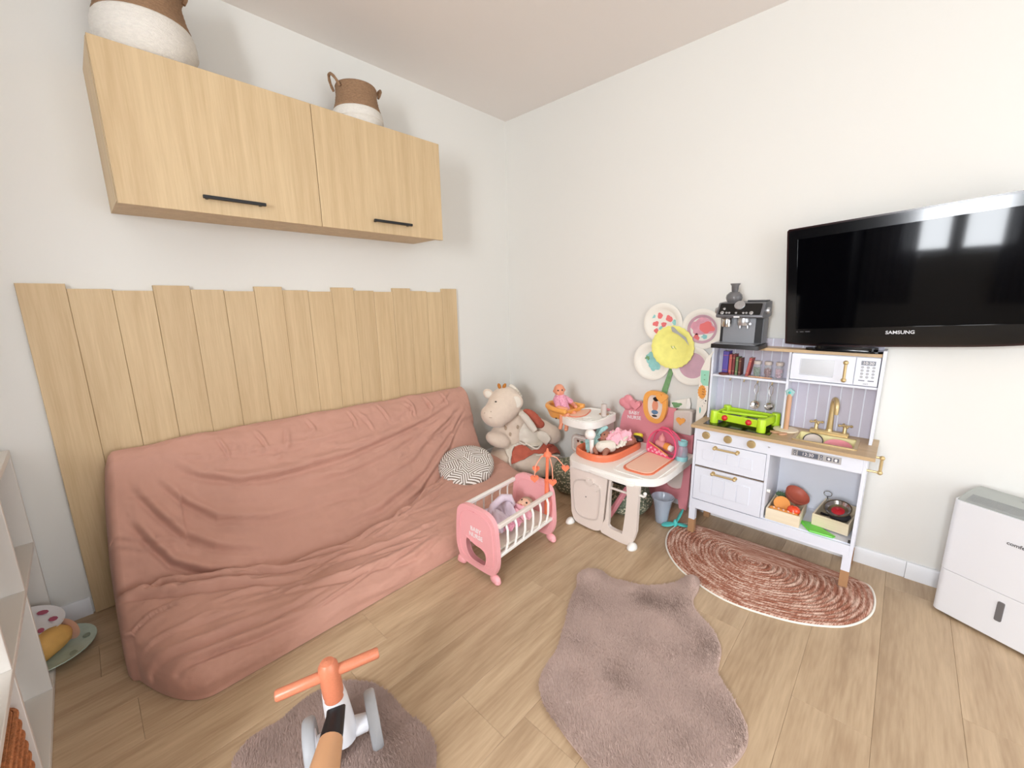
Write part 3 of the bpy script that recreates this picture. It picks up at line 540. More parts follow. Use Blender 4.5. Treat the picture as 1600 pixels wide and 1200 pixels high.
# wicker box in the shelf
wb = thing('wicker_box', 'rust brown wicker storage box in the lower compartment of the white shelf', 'basket', (-2.8, -1.03, .024))
MB().prism(rrect(-2.97, -2.612, -1.222, -.845, .03), .0242, .30, onZ(0), holes=[]).build('woven_body', 'wicker_rust', wb, bev=.006)
for i in range(9): MB().tube([(p[0], p[1], .045+i*.031) for p in rrect(-2.973, -2.609, -1.225, -.842, .03)], .006, 6, closed=True).build('woven_band', 'wicker_rust', wb)
# plates and toy bread poking out of the lower compartment
pt = thing('plate', 'large pale green toy plate poking out of the white shelf', 'plate', (-2.615, -.215, .0245))
def plate(parent, c, r, m, R=Matrix.Identity(3)): return MB().lathe([(.001, 0), (r*.62, 0), (r, .012), (r, .0155), (r*.64, .004), (.001, .004)], c, 36, R, cap=False).build('plate_body', m, parent, ang=30)
plate(pt, (-2.615, -.215, .0245), .125, 'plate_mint')
for a in range(7):
    q = 2*pi*a/7; MB().prism(blobline(-2.615+.098*cos(q), -.215+.098*sin(q), .011, a), .0345, .0362, onZ(0)).build('printed_leaf', 'leaf_grey', pt)
bd_ = thing('toy_bread', 'yellow toy bread roll lying on the pale green plate', 'toy', (-2.60, -.235, .03))
MB().caps((-2.635, -.262, .078), (-2.59, -.222, .078), .048, .043).build('loaf', 'bread', bd_); MB().lathe([(.044, 0), (.03, .003), (.001, .004)], V((-2.60, -.232, .078))+V((.045, .04, 0)).normalized()*.055, 20, V((.045, .04, 0)).to_track_quat('Z', 'Y').to_matrix()).build('cut_end', 'peach', bd_)
p2 = thing('plate', 'white toy plate with red flowers leaning over the toy bread in the white shelf', 'plate', (-2.645, -.16, .13))
R = Matrix.Rotation(rad(14), 3, 'Y') @ Matrix.Rotation(rad(10), 3, 'X')
plate(p2, (-2.645, -.165, .128), .085, 'plate_white', R)
for a in range(6):
    q = 2*pi*a/6; c = V((-2.645, -.165, .128))+R @ V((.055*cos(q), .055*sin(q), .0085))
    MB().prism(circ(0, 0, .012, 8), 0, .0015, lambda u, v, t: c+R @ V((u*(1+.3*sin(a)), v, t))).build('printed_flower', 'flower_red', p2)
# ---------------------------------------------------------------- toy kitchen
kt = thing('toy_kitchen', 'white toy kitchen with oak worktop and gold handles under the television', 'toy kitchen', (-.16, -1.91, 0))
YA, YB, XF, XB = -1.575, -2.243, -.29, -.02
def kb(nm, m, *a, bev=.001, p=kt): return MB().box(*a).build(nm, m, p, bev=bev)
for y, x in ((YA-.0155, XF+.015), (YB+.0155, XF+.015), (YA-.0155, XB-.016), (YB+.0155, XB-.016)):
    l = kb('leg', 'board_white', x-.015, x+.015, y-.015, y+.015, .086, .157)
    z = .0125 if x < -.2 else .0005
    kb('leg_tip', 'tan_leg', x-.0152, x+.0152, y-.0152, y+.0152, z, .088, p=l)
kb('side_panel', 'board_white', XF, XB, YA-.012, YA, .155, .59); kb('side_panel', 'board_white', XF, XB, YB, YB+.012, .155, .59)
kb('bottom_rail', 'board_white', XF, XF+.012, YB+.012, YA-.012, .155, .205); kb('bottom_shelf', 'board_white', XF+.012, XB, YB+.012, YA-.012, .197, .211)
kb('fascia', 'board_white', XF, XF+.012, YB+.012, YA-.012, .526, .59); kb('partition', 'board_white', XF, XB-.006, -1.911, -1.899, .211, .526)
kb('rear_panel', 'board_white', XB-.006, XB, YB+.012, YA-.012, .211, .59, bev=0)
MB().lathe([(.004, 0), (.004, .002), (.001, .003)], (XF, -1.905, .562), 10, Matrix.Rotation(rad(-90), 3, 'Y')).build('screw', 'silver', kt)
MB().cyl((XF+.02, -1.912, .345), (XF+.02, -1.925, .345), .008).build('hinge_cup', 'plastic_white', kt)
def bar_handle(p, y0, y1, x, z, out=.022):
    h = MB().tube([(x-out, y0, z), (x-out, y1, z)], .0048, 10)
    for y in (y0, y1): h.tube([(x+.0005, y, z), (x-out, y, z)], .004, 8).ell((x-out, y, z), .0085).lathe([(.009, 0), (.009, .003)], (x, y, z), 12, Matrix.Rotation(rad(-90), 3, 'Y'))
    return h.build('handle', 'gold', p)
for z0, z1, pz0, pz1, hz in ((.394, .523, .432, .484, .505), (.209, .384, .252, .345, .371)):
    d = kb('drawer', 'board_white', XF-.001, XF+.012, -1.8975, -1.5885, z0, z1, bev=.0015)
    kb('drawer_edge', 'joint_dark', XF+.0105, XF+.013, -1.9, -1.586, z0-.003, z1+.003, bev=0, p=d)
    n = 4
    for i in range(n):
        a = lerp(-1.847, -1.621, i/n); c = lerp(-1.847, -1.621, (i+1)/n)
        kb('slat', 'board_white', XF-.0035, XF, a+.0014, c-.0014, pz0, pz1, bev=.0012, p=d)
    bar_handle(d, -1.78, -1.68, XF, hz)
for y in (-1.632, -1.732, -1.833):
    k = MB().lathe([(.018, 0), (.019, .006), (.016, .011), (.002, .012)], (XF, y, .559), 24, Matrix.Rotation(rad(-90), 3, 'Y'))
    R = Matrix.Rotation(rad(38), 3, 'X')
    for q in (-.0075, -.0025, .0025, .0075): k.obox(V((XF-.0125, y, .559))+R @ V((0, q, 0)), (.004, .003, .029), R)
    k.build('knob', 'gold', kt)
dp = kb('display', 'silver', XF-.0025, XF, -2.163, -1.991, .547, .577, bev=.001)
kb('clock_face', 'lcd_dark', XF-.0035, XF-.002, -2.085, -2.013, .5515, .5725, bev=0, p=dp)
text('12:30', .019, 'letter_white', dp, (XF-.0037, -2.049, .562), (0, -1, 0), (0, 0, 1), .0002)
for y, z in ((-2.003, .568), (-2.003, .556), (-2.096, .568), (-2.096, .556)): b_ = kb('button', 'lcd_dark', XF-.0034, XF-.002, y-.005, y+.005, z-.005, z+.005, p=dp, bev=.0008); MB().prism(heart(y, z, .0028) if z < .56 else circ(y, z, .0024, 3), XF-.0042, XF-.0034, lambda a, b, t: (t, a, b)).build('button_symbol', 'letter_white', dp)
for y in (-2.122, -2.146): kb('key', 'lcd_dark', XF-.0035, XF-.002, y-.009, y+.009, .554, .570, p=dp); MB().prism(blobline(y, .562, .005, y*9, 9), XF-.0042, XF-.0035, lambda a, b, t: (t, a, b)).build('key_symbol', 'letter_white', dp)
# worktop with a sunk basin
SK = (-.238, -.084, -2.196, -1.985)
MB().prism([(-.307, -2.265), (-.017, -2.265), (-.017, -1.56), (-.307, -1.56)], .59, .605, onZ(0), holes=[[(SK[0], SK[2]), (SK[1], SK[2]), (SK[1], SK[3]), (SK[0], SK[3])]]).build('worktop', 'worktop_oak', kt, bev=.0015)
s_ = MB().prism(rrect(SK[0]-.008, SK[1]+.008, SK[2]-.008, SK[3]+.008, .008), .605, .609, onZ(0), holes=[rrect(SK[0]+.004, SK[1]-.004, SK[2]+.004, SK[3]-.004, .006)]).build('sink', 'gold', kt)
bs = MB().prism(rrect(SK[0], SK[1], SK[2], SK[3], .006), .555, .6055, onZ(0), holes=[rrect(SK[0]+.004, SK[1]-.004, SK[2]+.004, SK[3]-.004, .006)]); bs.box(SK[0]+.002, SK[1]-.002, SK[2]+.002, SK[3]-.002, .551, .5555); bs.build('basin', 'cream_basin', s_)
kb('hob', 'gloss_black', -.258, -.06, -1.895, -1.603, .605, .6075)
tp_ = thing_tap = MB().box(-.075, -.045, -2.162, -2.018, .605, .622).build('tap', 'gold', kt, bev=.003)
sp = [(-.06, -2.09, .62), (-.06, -2.09, .70)]+[(-.06-.03+.03*cos(a), -2.09-.010*(1-cos(a)), .742+.035*sin(a)) for a in [pi*i/10 for i in range(11)]]+[(-.12, -2.11, .715)]
MB().tube(sp, [.0125, .0105]+[.0098]*11+[.0085], 12).lathe([(.016, 0), (.012, .012)], (-.06, -2.09, .621), 14).build('spout', 'gold', tp_)
for y in (-2.04, -2.145):
    h = MB().lathe([(.012, 0), (.0075, .008), (.0075, .032), (.0045, .04)], (-.06, y, .62), 14)
    for a in range(4):
        q = rad(20+90*a); e = V((-.06+.022*cos(q), y+.022*sin(q), .655)); h.tube([(-.06, y, .655), e], .0038, 8).ell(e, .0062, 8, 6)
    h.build('tap_handle', 'gold', tp_)
rl = MB().tube([(XF+.03, YB+.012, .598), (XF+.03, -2.283, .598)], .0048, 8).tube([(XF+.03, YB+.012, .537), (XF+.03, -2.283, .537)], .0048, 8).tube([(XF+.03, -2.283, .545), (XF+.03, -2.283, .592)], .0055, 10)
for z in (.598, .537): rl.ell((XF+.03, -2.283, z), .0095)
rl.build('towel_rail', 'gold', kt)
# upper part
XU = -.122
kb('upper_side', 'board_white', XU, XB, YA-.010, YA, .605, 1.004); kb('upper_side', 'board_white', XU-.006, XB, YB-.001, YB+.010, .605, 1.006)
kb('upper_divider', 'board_white', XU+.002, XB, -1.921, -1.911, .605, .978); kb('back_base', 'board_white', XB-.006, XB, YB+.01, YA-.01, .605, 1.03, bev=0)
y = YB+.0115
while y < YA-.02:
    y1 = min(y+.036, YA-.0115); kb('plank', 'kitchen_panel', XB-.0085, XB-.006, y, y1, .606, 1.03, bev=.0008); y = y1+.005
kb('top_shelf', 'worktop_oak', XU, XB-.009, YB+.011, YA-.011, .978, .992); kb('spice_shelf', 'board_white', XU, XB-.009, -1.911, YA-.011, .83, .841); kb('oven_shelf', 'board_white', XU-.002, XB-.009, YB+.011, -1.922, .843, .853)
for y in (-1.667, -1.731, -1.791, -1.853):
    MB().tube([(-.10, y, .83), (-.10, y, .818), (-.106, y, .814), (-.112, y, .818)], .0026, 6).lathe([(.0075, 0), (.0075, .003)], (-.10, y, .827), 10).build('hook', 'gold', kt)
mw = kb('microwave', 'board_white', XU+.006, XB-.012, YB+.013, -1.924, .854, .977)
md = MB().prism(rrect(-2.151, -1.925, .858, .975, .003), XU-.010, XU+.004, lambda a, b, t: (t, a, b), holes=[rrect(-2.082, -1.958, .880, .954, .003)]).build('microwave_door', 'board_white', mw, bev=.001)
kb('microwave_window', 'silver', XU-.001, XU+.002, -2.083, -1.957, .879, .955, p=mw, bev=0)
bm_ = MB().tube([(XU-.028, -2.121, .876), (XU-.028, -2.121, .951)], .0055, 10)
for z in (.876, .951): bm_.ell((XU-.028, -2.121, z), .0098).tube([(XU-.009, -2.121, z), (XU-.028, -2.121, z)], .0045, 8)
bm_.build('handle', 'gold', md)
kp = kb('keypad', 'board_white', XU-.009, XU+.006, YB+.0135, -2.1535, .857, .975, p=mw)
kb('clock_face', 'lcd_grey', XU-.0105, XU-.009, -2.216, -2.17, .944, .962, p=mw, bev=0); text('10:30', .0165, 'letter_white', mw, (XU-.0107, -2.193, .9525), (0, -1, 0), (0, 0, 1), .0002)
for r in range(4):
    for c in range(3): MB().lathe([(.0052, 0), (.0045, .0015)], (XU-.009, -2.176-.018*c, .935-.0137*r), 12, Matrix.Rotation(rad(-90), 3, 'Y'), sy=1).build('button', 'button_grey', mw)
for y in (-2.178, -2.208): kb('key', 'lcd_grey', XU-.0102, XU-.009, y-.010, y+.010, .8765, .881, p=mw)
text('start', .009, 'grey_plastic', mw, (XU-.0093, -2.193, .866), (0, -1, 0), (0, 0, 1), .0002)
# ---- utensils, books, jars
def hung(lab, y, slots, bowl):
    t = thing('utensil', lab, 'utensil', (-.105, y, .82)); x = -.111; w = MB()
    w.tube([(x, y, .816), (x, y-.008, .80), (x, y-.008, .775), (x, y, .758), (x, y+.008, .775), (x, y+.008, .80)], .0016, 6, closed=True).tube([(x, y, .758), (x-.002, y, .725)], .0022, 6); w.build('handle', 'steel', t)
    R = Matrix.Rotation(rad(-75 if not bowl else -50), 3, 'Y')
    prof = [(.001, -.012), (.012, -.010), (.019, -.002), (.0205, .003), (.0195, .003), (.012, -.008), (.001, -.010)] if bowl else [(.001, -.003), (.014, -.002), (.0205, .001), (.0205, .0022), (.014, -.0008), (.001, -.0015)]
    MB().lathe(prof, (x-.003, y, .706), 20, R, cap=False).build('bowl', 'steel', t)
    if slots:
        for q in range(6): c = V((x-.003, y, .706))+R @ V((.011*cos(q*pi/3), .011*sin(q*pi/3), -.001)); MB().lathe([(.0018, 0), (.0018, .002)], c, 8, R).build('hole', 'dark_grey', t)
hung('round steel slotted skimmer hanging on the third gold hook of the toy kitchen', -1.791, True, False); hung('deep steel ladle hanging on the last gold hook of the toy kitchen', -1.853, False, True)
def book(lab, m, y0, w, h, tilt=0, d=.055, x=-.088):
    t = thing('toy_book', lab, 'book', mx=Matrix.Translation((x, y0, .8413)) @ Matrix.Rotation(rad(tilt), 4, 'X'), group='toy books on the kitchen shelf')
    b = MB().box(0, d, -w, -w+.0018, 0, h); b.box(0, d, -.0018, 0, 0, h); b.box(0, .0018, -w, 0, 0, h); b.build('cover', m, t, raw=True, bev=.0005)
    MB().box(.002, d-.002, -w+.0019, -.0019, .0015, h-.002).build('pages', 'page', t, raw=True)
    for z in (.18, .82): MB().box(-.0004, .001, -w+.001, -.001, h*z-.001, h*z+.001).build('spine_band', 'gold' if m != 'book_purple' else 'book_red', t, raw=True)
book('thick purple toy book, first on the toy kitchen shelf', 'book_purple', -1.619, .028, .118)
book('pink-red toy book between the purple book and the maroon one', 'book_red', -1.6485, .015, .103)
book('slim maroon toy book next to the green one', 'book_maroon', -1.665, .013, .105)
book('green toy book in the middle of the row on the toy kitchen shelf', 'book_green', -1.680, .013, .092)
book('dark brown toy book beside the leaning red one', 'book_brown', -1.6945, .012, .088)
book('red toy book leaning at the end of the row of books', 'book_red', -1.7275, .014, .094, tilt=9)
dc = thing('toy_trivet', 'dark brown round toy disc in front of the purple book', 'toy', (-.110, -1.636, .8415)); MB().lathe([(.001, 0), (.0235, 0), (.0245, .003), (.0235, .008), (.017, .0095), (.001, .0095)], (-.110, -1.636, .8415), 28, cap=False).build('disc', 'book_brown', dc); MB().lathe([(.018, 0), (.018, .0006)], (-.110, -1.636, .8508), 24).build('top_face', 'book_maroon', dc)
st = thing('toy_stick', 'thin pale wooden toy stick lying at the front of the jar shelf', 'toy', (-.113, -1.8, .8455)); MB().tube([(-.113, -1.748, .8453), (-.114, -1.80, .8457), (-.114, -1.852, .8453)], [.003, .0042, .003], 8).build('stick_body', 'beech', st)
def jar(lab, y, mcont, k):
    t = thing('toy_jar', lab, 'jar', (-.075, y, .8412), group='clear toy jars on the kitchen shelf'); c = (-.075, y, .8412)
    MB().lathe([(.001, 0), (.0165, 0), (.0172, .004), (.0172, .05), (.013, .056), (.0135, .066)], c, 24, cap=False).build('glass_body', 'clear', t)
    MB().lathe([(.0155, .064), (.0162, .066), (.0162, .078), (.0145, .080), (.001, .080)], c, 24, cap=False).build('lid', 'plastic_greige', t)
    b = MB(); random.seed(k)
    for i in range(46): a = random.random()*6.28; r = .0115*math.sqrt(random.random()); b.ell((c[0]+r*cos(a), c[1]+r*sin(a), .8475+.038*random.random()), (.0046, .0046, .0055), 7, 5)
    o = b.build('contents', mcont, t); o['kind'] = 'stuff'
jar('clear toy jar with green contents, nearest the books', -1.776, 'dull_green', 0); jar('clear toy jar with dark purple contents, middle of the three jars', -1.823, 'book_maroon', 1); jar('clear toy jar with pinkish contents, beside the microwave', -1.871, 'paint_mauve', 2)

# ---- coffee machine (stands a little proud of the shelf: shifted as a whole at the end)
cf = thing('toy_coffee_machine', 'black and silver toy coffee machine on top of the toy kitchen', 'toy', (-.11, -1.715, .9925))
y0, y1 = -1.806, -1.614
MB().prism(rrect(y1-.199, y1+.007, -.218, -.05, .006, 3), .9928, 1.012, lambda a, b, t: (b, a, t)).build('drip_base', 'black_plastic', cf, bev=.003)
dt = MB().box(-.208, -.07, y0+.012, y1-.012, 1.0125, 1.016).build('drip_tray', 'machine_steel', cf)
MB().box(-.125, -.028, y0+.004, y1-.004, 1.012, 1.135).build('tower', 'machine_grey', cf, bev=.004); MB().box(-.129, -.124, y0+.035, y1-.018, 1.016, 1.134).build('splash_plate', 'machine_steel', cf)
for a, c in ((y0+.006, y0+.034), (y1-.017, y1-.006)): MB().box(-.1295, -.123, a, c, 1.018, 1.134).build('side_strip', 'black_plastic', cf)
hd = MB().prism([(-.188, 1.136), (-.19, 1.146), (-.15, 1.205), (-.03, 1.212), (-.026, 1.14), (-.1, 1.13)], y0-.004, y1+.004, lambda a, b, t: (a, t, b)).build('head', 'machine_grey', cf, bev=.005, seg=3)
sl = V((.04, 0, .059)).normalized(); nn = V((-.059, 0, .04)).normalized(); base = V((-.19, 0, 1.146))
F = lambda y, s, d: base+sl*s+nn*d+V((0, y, 0))
MB().prism(rrect(y0+.008, y1-.006, .005, .066, .005), .0, .0016, lambda a, b, t: F(a, b, t)).build('control_panel', 'gloss_black', hd)
RF = Matrix(((sl.x, 0, nn.x), (0, 1, 0), (sl.z, 0, nn.z)))
MB().lathe([(.023, .001), (.023, .006), (.021, .008), (.001, .008)], F(-1.705, .055, 0), 28, RF, cap=False).build('gauge', 'silver', hd)
for y, r, s in ((-1.637, .0065, .014), (-1.656, .004, .014), (-1.668, .004, .014), (-1.697, .004, .014), (-1.728, .004, .014), (-1.741, .004, .014), (-1.761, .0068, .014), (-1.642, .0045, .036)): MB().lathe([(r*1.3, .001), (r*1.3, .003), (r, .004), (.0005, .004)], F(y, s, 0), 16, RF, cap=False).build('button', 'silver', hd)
MB().box(-.1895, -.187, -1.715, -1.690, 1.137, 1.143).build('badge', 'letter_white', hd)
MB().box(-.10, -.03, -1.80, -1.72, 1.208, 1.216).build('warming_tray', 'dark_grey', hd, bev=.002)
for y, s in ((y1+.004, 1), (y0-.004, -1)): MB().lathe([(.016, 0), (.016, .006), (.013, .012), (.001, .013)], (-.15 if s > 0 else -.115, y, 1.168), 20, Matrix.Rotation(rad(-90*s), 3, 'X'), cap=False).build('side_knob', 'silver', hd)
MB().lathe([(.021, 0), (.023, .012), (.022, .036), (.018, .046)], (-.15, -1.652, 1.092), 24).build('grinder_outlet', 'steel', cf)
pf = MB().lathe([(.027, .012), (.028, .02), (.026, .034)], (-.15, -1.725, 1.10), 24).lathe([(.024, 0), (.027, .012)], (-.15, -1.725, 1.10), 24); pf.tube([(-.178, -1.75, 1.112), (-.2, -1.765, 1.110)], .006, 8)
for y in (-1.71, -1.742): pf.cyl((-.15, y, 1.086), (-.15, y, 1.101), .006)
pf.build('filter_holder', 'silver', cf)
hp_ = MB().lathe([(.026, 1.206), (.033, 1.216), (.0365, 1.228), (.034, 1.242), (.024, 1.252), (.019, 1.256)], (-.11, -1.664, 0), 28, cap=False).build('bean_hopper', 'clear_grey', cf)
MB().lathe([(.0135, 1.253), (.0165, 1.284), (.0215, 1.292), (.022, 1.295), (.015, 1.293)], (-.11, -1.664, 0), 24, cap=False).build('hopper_cup', 'clear_grey', cf)
MB().lathe([(.001, 1.252), (.011, 1.253), (.0135, 1.282), (.001, 1.283)], (-.11, -1.664, 0), 20, cap=False).build('hopper_insert', 'dark_grey', cf)

cf.location.x -= .052; cf.location.y -= .004
# ---- lime stool on the hob, paper towel stand, sink contents
ls = thing('toy_stool', 'lime green plastic toy frame with two red balls on the hob of the toy kitchen', 'toy', (-.15, -1.755, .6077))
legs = [(-.205, -1.637), (-.232, -1.853), (-.066, -1.878), (-.05, -1.652)]
for lx, ly in legs: MB().lathe([(.019, 0), (.0195, .004), (.0185, .058), (.0165, .062), (.001, .062)], (lx, ly, .6078), 20, cap=False).build('leg', 'lime', ls)
fr = MB()
for i in range(4):
    a, c = V((*legs[i], 0)), V((*legs[(i+1) % 4], 0)); d = (c-a).normalized(); n = V((d.y, -d.x, 0)); mid = (a+c)/2; R = Matrix(((d.x, n.x, 0), (d.y, n.y, 0), (0, 0, 1)))
    fr.obox(mid+V((0, 0, .644)), ((c-a).length-.03, .012, .036), R)
fr.obox((-.138, -1.755, .656), (.010, .20, .012), Matrix.Rotation(rad(8), 3, 'Z')); fr.build('frame', 'lime', ls, bev=.002)
MB().prism([(-.197, -1.66), (-.215, -1.835), (-.085, -1.855), (-.072, -1.672)], .642, .647, onZ(0), holes=[[(-.185, -1.68), (-.191, -1.74), (-.10, -1.75), (-.09, -1.69)], [(-.192, -1.76), (-.2, -1.82), (-.10, -1.835), (-.1, -1.77)]]).build('top_grid', 'lime', ls)
for y in (-1.690, -1.80): xx = lerp(-.205, -.232, (-1.637-y)/.216); MB().ell((xx-.014, y, .645), .0142, 16, 12).build('ball', 'red_ball', ls)
ps = thing('toy_towel_stand', 'wooden toy towel stand with mint flower knob on the worktop', 'toy', (-.118, -1.932, .6052))
MB().lathe([(.001, 0), (.05, 0), (.052, .003), (.05, .007), (.001, .007)], (-.118, -1.932, .6053), 36, cap=False).build('base', 'pale_wood', ps); MB().cyl((-.118, -1.932, .612), (-.118, -1.932, .782), .0105).build('post', 'beech', ps)
MB().prism([(-1.932+(.021 if i % 2 == 0 else .0155)*cos(2*pi*i/10+pi/2), .790+(.021 if i % 2 == 0 else .0155)*sin(2*pi*i/10+pi/2)) for i in range(10)], -.126, -.110, lambda a, b, t: (t, a, b)).build('flower_knob', 'cloth_teal', ps, bev=.004, seg=3); MB().ell((-.127, -1.932, .79), .006, 10, 7).build('knob_centre', 'teal', ps)
for i, (x, y, a) in enumerate(((-.19, -1.905, 10), (-.2, -1.935, 60))):
    t = thing('toy_slice', ('flat pale pink wooden toy piece between the lime frame and the towel stand', 'flat pale pink wooden toy piece in front of the towel stand')[i], 'toy', (x, y, .6055), group='pale wooden pieces by the towel stand')
    MB().prism([(x+p*cos(rad(a))-q*sin(rad(a)), y+p*sin(rad(a))+q*cos(rad(a))) for p, q in circ(0, 0, .013, 18, .023)], .6055, .6125, onZ(0)).build('piece_body', 'beech', t, bev=.002)
t = thing('toy_plate', 'dark rimmed toy plate standing in the gold sink', 'toy', (-.15, -2.045, .557)); Rk = Matrix.Rotation(rad(-40), 3, 'Y')
MB().lathe([(.001, 0), (.028, 0), (.036, .006), (.036, .008), (.027, .003), (.001, .003)], (-.150, -2.045, .585), 28, Rk, cap=False).build('dish', 'plastic_greige', t); MB().tube([V((-.150, -2.045, .585))+Rk @ V((.036*cos(a), .036*sin(a), .008)) for a in [2*pi*i/28 for i in range(28)]], .0022, 6, closed=True).build('rim', 'dark_grey', t)
t = thing('toy_plate', 'red toy plate lying in the gold sink', 'toy', (-.15, -2.135, .5565)); MB().lathe([(.001, 0), (.034, 0), (.05, .01), (.05, .013), (.034, .004), (.001, .004)], (-.155, -2.135, .574), 28, Matrix.Rotation(rad(-18), 3, 'Y'), cap=False).build('dish', 'plastic_rose', t)

# ---- niche: crates and toy food
def crate(lab, mx):
    t = thing('wooden_crate', lab, 'crate', mx=mx, group='pale wooden crates in the toy kitchen'); w, d, h, k = .132, .19, .055, .006
    for nm, a in (('front_board', (0, k, -w, 0, 0, h)), ('back_board', (d-k, d, -w, 0, 0, h)), ('side_board', (k, d-k, -w, -w+k, 0, h)), ('side_board', (k, d-k, -k, 0, 0, h)), ('bottom_board', (k, d-k, -w+k, -k, 0, .005))): MB().box(*a).build(nm, 'pale_wood', t, raw=True, bev=.0008)
    return t
m1 = Matrix.Translation((-.283, -1.918, .2115)); m2 = Matrix.Translation((-.215, -2.086, .2175)) @ Matrix.Rotation(rad(-8), 4, 'Z') @ Matrix.Rotation(rad(-4), 4, 'Y') @ Matrix.Scale(1, 4)
crate('pale wooden crate holding toy vegetables and a terracotta bowl', m1); crate('pale wooden crate holding a steel toy pan', m2)
bw = thing('toy_bowl', 'terracotta toy bowl tipped on top of the vegetable crate', 'bowl', (-.16, -1.99, .28))
R = Matrix.Rotation(rad(-20), 3, 'Y') @ Matrix.Rotation(rad(26), 3, 'X')
MB().lathe([(.001, 0), (.03, 0), (.045, .012), (.052, .034), (.0495, .034), (.042, .015), (.028, .005), (.001, .005)], (-.135, -2.0, .283), 36, R, cap=False).build('bowl_body', 'terracotta', bw)
og = thing('toy_cheese', 'flat round orange toy slice standing in the vegetable crate', 'toy', (-.225, -1.975, .26)); MB().lathe([(.001, -.004), (.033, -.004), (.034, 0), (.033, .004), (.001, .004)], (-.215, -1.967, .277), 30, Matrix.Rotation(rad(-58), 3, 'Y') @ Matrix.Rotation(rad(20), 3, 'X'), cap=False).build('slice_body', 'orange_toy', og)
tm_ = thing('toy_tomato', 'shiny red-orange toy tomato in the vegetable crate', 'toy', (-.235, -2.018, .27)); MB().ell((-.235, -2.018, .268), (.026, .026, .023), 20, 14).build('fruit', 'tomato', tm_); MB().lathe([(.004, 0), (.002, .004)], (-.235, -2.018, .289), 8).build('stem', 'dull_green', tm_)
wf = thing('toy_biscuit', 'long orange toy biscuit with small bumps along the front of the vegetable crate', 'toy', (-.262, -1.975, .25)); MB().caps((-.256, -1.938, .256), (-.256, -2.03, .252), .015, .015).build('biscuit_body', 'orange_toy', wf)
for i in range(5): MB().ell((-.262, -1.945-.019*i, .270-.0008*i), (.007, .0045, .004), 8, 6, Matrix.Rotation(rad(30), 3, 'Z')).build('bump', 'peach', wf)
gp = thing('toy_leaf', 'checked green toy leaf behind the orange slice in the vegetable crate', 'toy', (-.12, -1.945, .26)); MB().ell((-.115, -1.948, .278), (.014, .026, .012), 14, 9).build('leaf_body', 'dull_green', gp)
for i in range(5): MB().tube([(-.131+.004*abs(i-2), -1.93-.009*i, .284), (-.10, -1.93-.009*i, .287)], .0016, 5).build('leaf_vein', 'green_leaf', gp)
Wc = lambda x, y, z: m2 @ V((x, y, z))
pn_ = thing('toy_pan', 'shiny steel toy pan with red inner knob tilted on the second crate', 'pan', tuple(Wc(.06, -.07, .06)))
R = Matrix.Rotation(rad(-24), 3, 'Y') @ Matrix.Rotation(rad(-8), 3, 'X')
MB().lathe([(.001, 0), (.03, 0), (.038, .006), (.047, .020), (.051, .021), (.051, .0225), (.046, .0222), (.036, .0085), (.001, .003)], Wc(.075, -.075, .062), 36, R, cap=False).build('pan_body', 'steel', pn_)
MB().lathe([(.001, .004), (.024, .005), (.024, .008), (.015, .013), (.001, .014)], Wc(.075, -.075, .062), 28, R, cap=False).lathe([(.004, .013), (.006, .020), (.001, .024)], Wc(.075, -.075, .062), 14, R, cap=False).build('red_lid', 'red_pan', pn_)
p3_ = thing('toy_pan', 'dark toy pan with a long handle lying under the steel pan in the second crate', 'pan', tuple(Wc(.06, -.08, .03))); MB().lathe([(.001, 0), (.034, 0), (.042, .016), (.040, .016), (.032, .003), (.001, .003)], Wc(.075, -.080, .032), 30, Matrix.Rotation(rad(-6), 3, 'Y'), cap=False).build('pan_body', 'dark_grey', p3_); MB().tube([Wc(.042, -.05, .046), Wc(.02, -.028, .058)], [.004, .007], 8).build('handle', 'black_plastic', p3_)
wk = thing('toy_whisk', 'small wire whisk loop sticking out of the second crate', 'utensil', tuple(Wc(.15, -.015, .06)))
c = Wc(.16, -.012, .092); MB().tube([c+V((0, .015*cos(a), .013*sin(a))) for a in [2*pi*i/20 for i in range(20)]], .0016, 6, closed=True).build('loop', 'steel', wk); MB().tube([c-V((0, 0, .013)), Wc(.16, -.02, .01)], .0022, 6).build('shaft', 'steel', wk)
gl = thing('toy_tumbler', 'clear toy tumbler standing in the corner of the second crate', 'cup', tuple(Wc(.12, -.035, .008))); MB().lathe([(.001, 0), (.018, 0), (.022, .062), (.0205, .062), (.017, .003), (.001, .003)], Wc(.135, -.034, .009), 24, cap=False).build('cup_body', 'clear', gl)
gb = thing('toy_box', 'bright green toy tray under the second crate in the toy kitchen', 'toy', (-.28, -2.11, .2115))
MB().prism([(-.287, -2.088), (-.283, -2.172), (-.262, -2.18), (-.19, -2.09), (-.2, -2.05), (-.215, -2.045)], .2115, .2172, onZ(0)).build('tray_body', 'bright_green', gb, bev=.002); MB().tube([(-.284, -2.09, .2175), (-.281, -2.17, .2175)], .0035, 8).tube([(-.283, -2.09, .2175), (-.213, -2.05, .2175)], .0035, 8).build('rim', 'bright_green', gb)
kb('corner_block', 'dark_grey', -.282, -.27, -2.23, -2.222, .2112, .222)

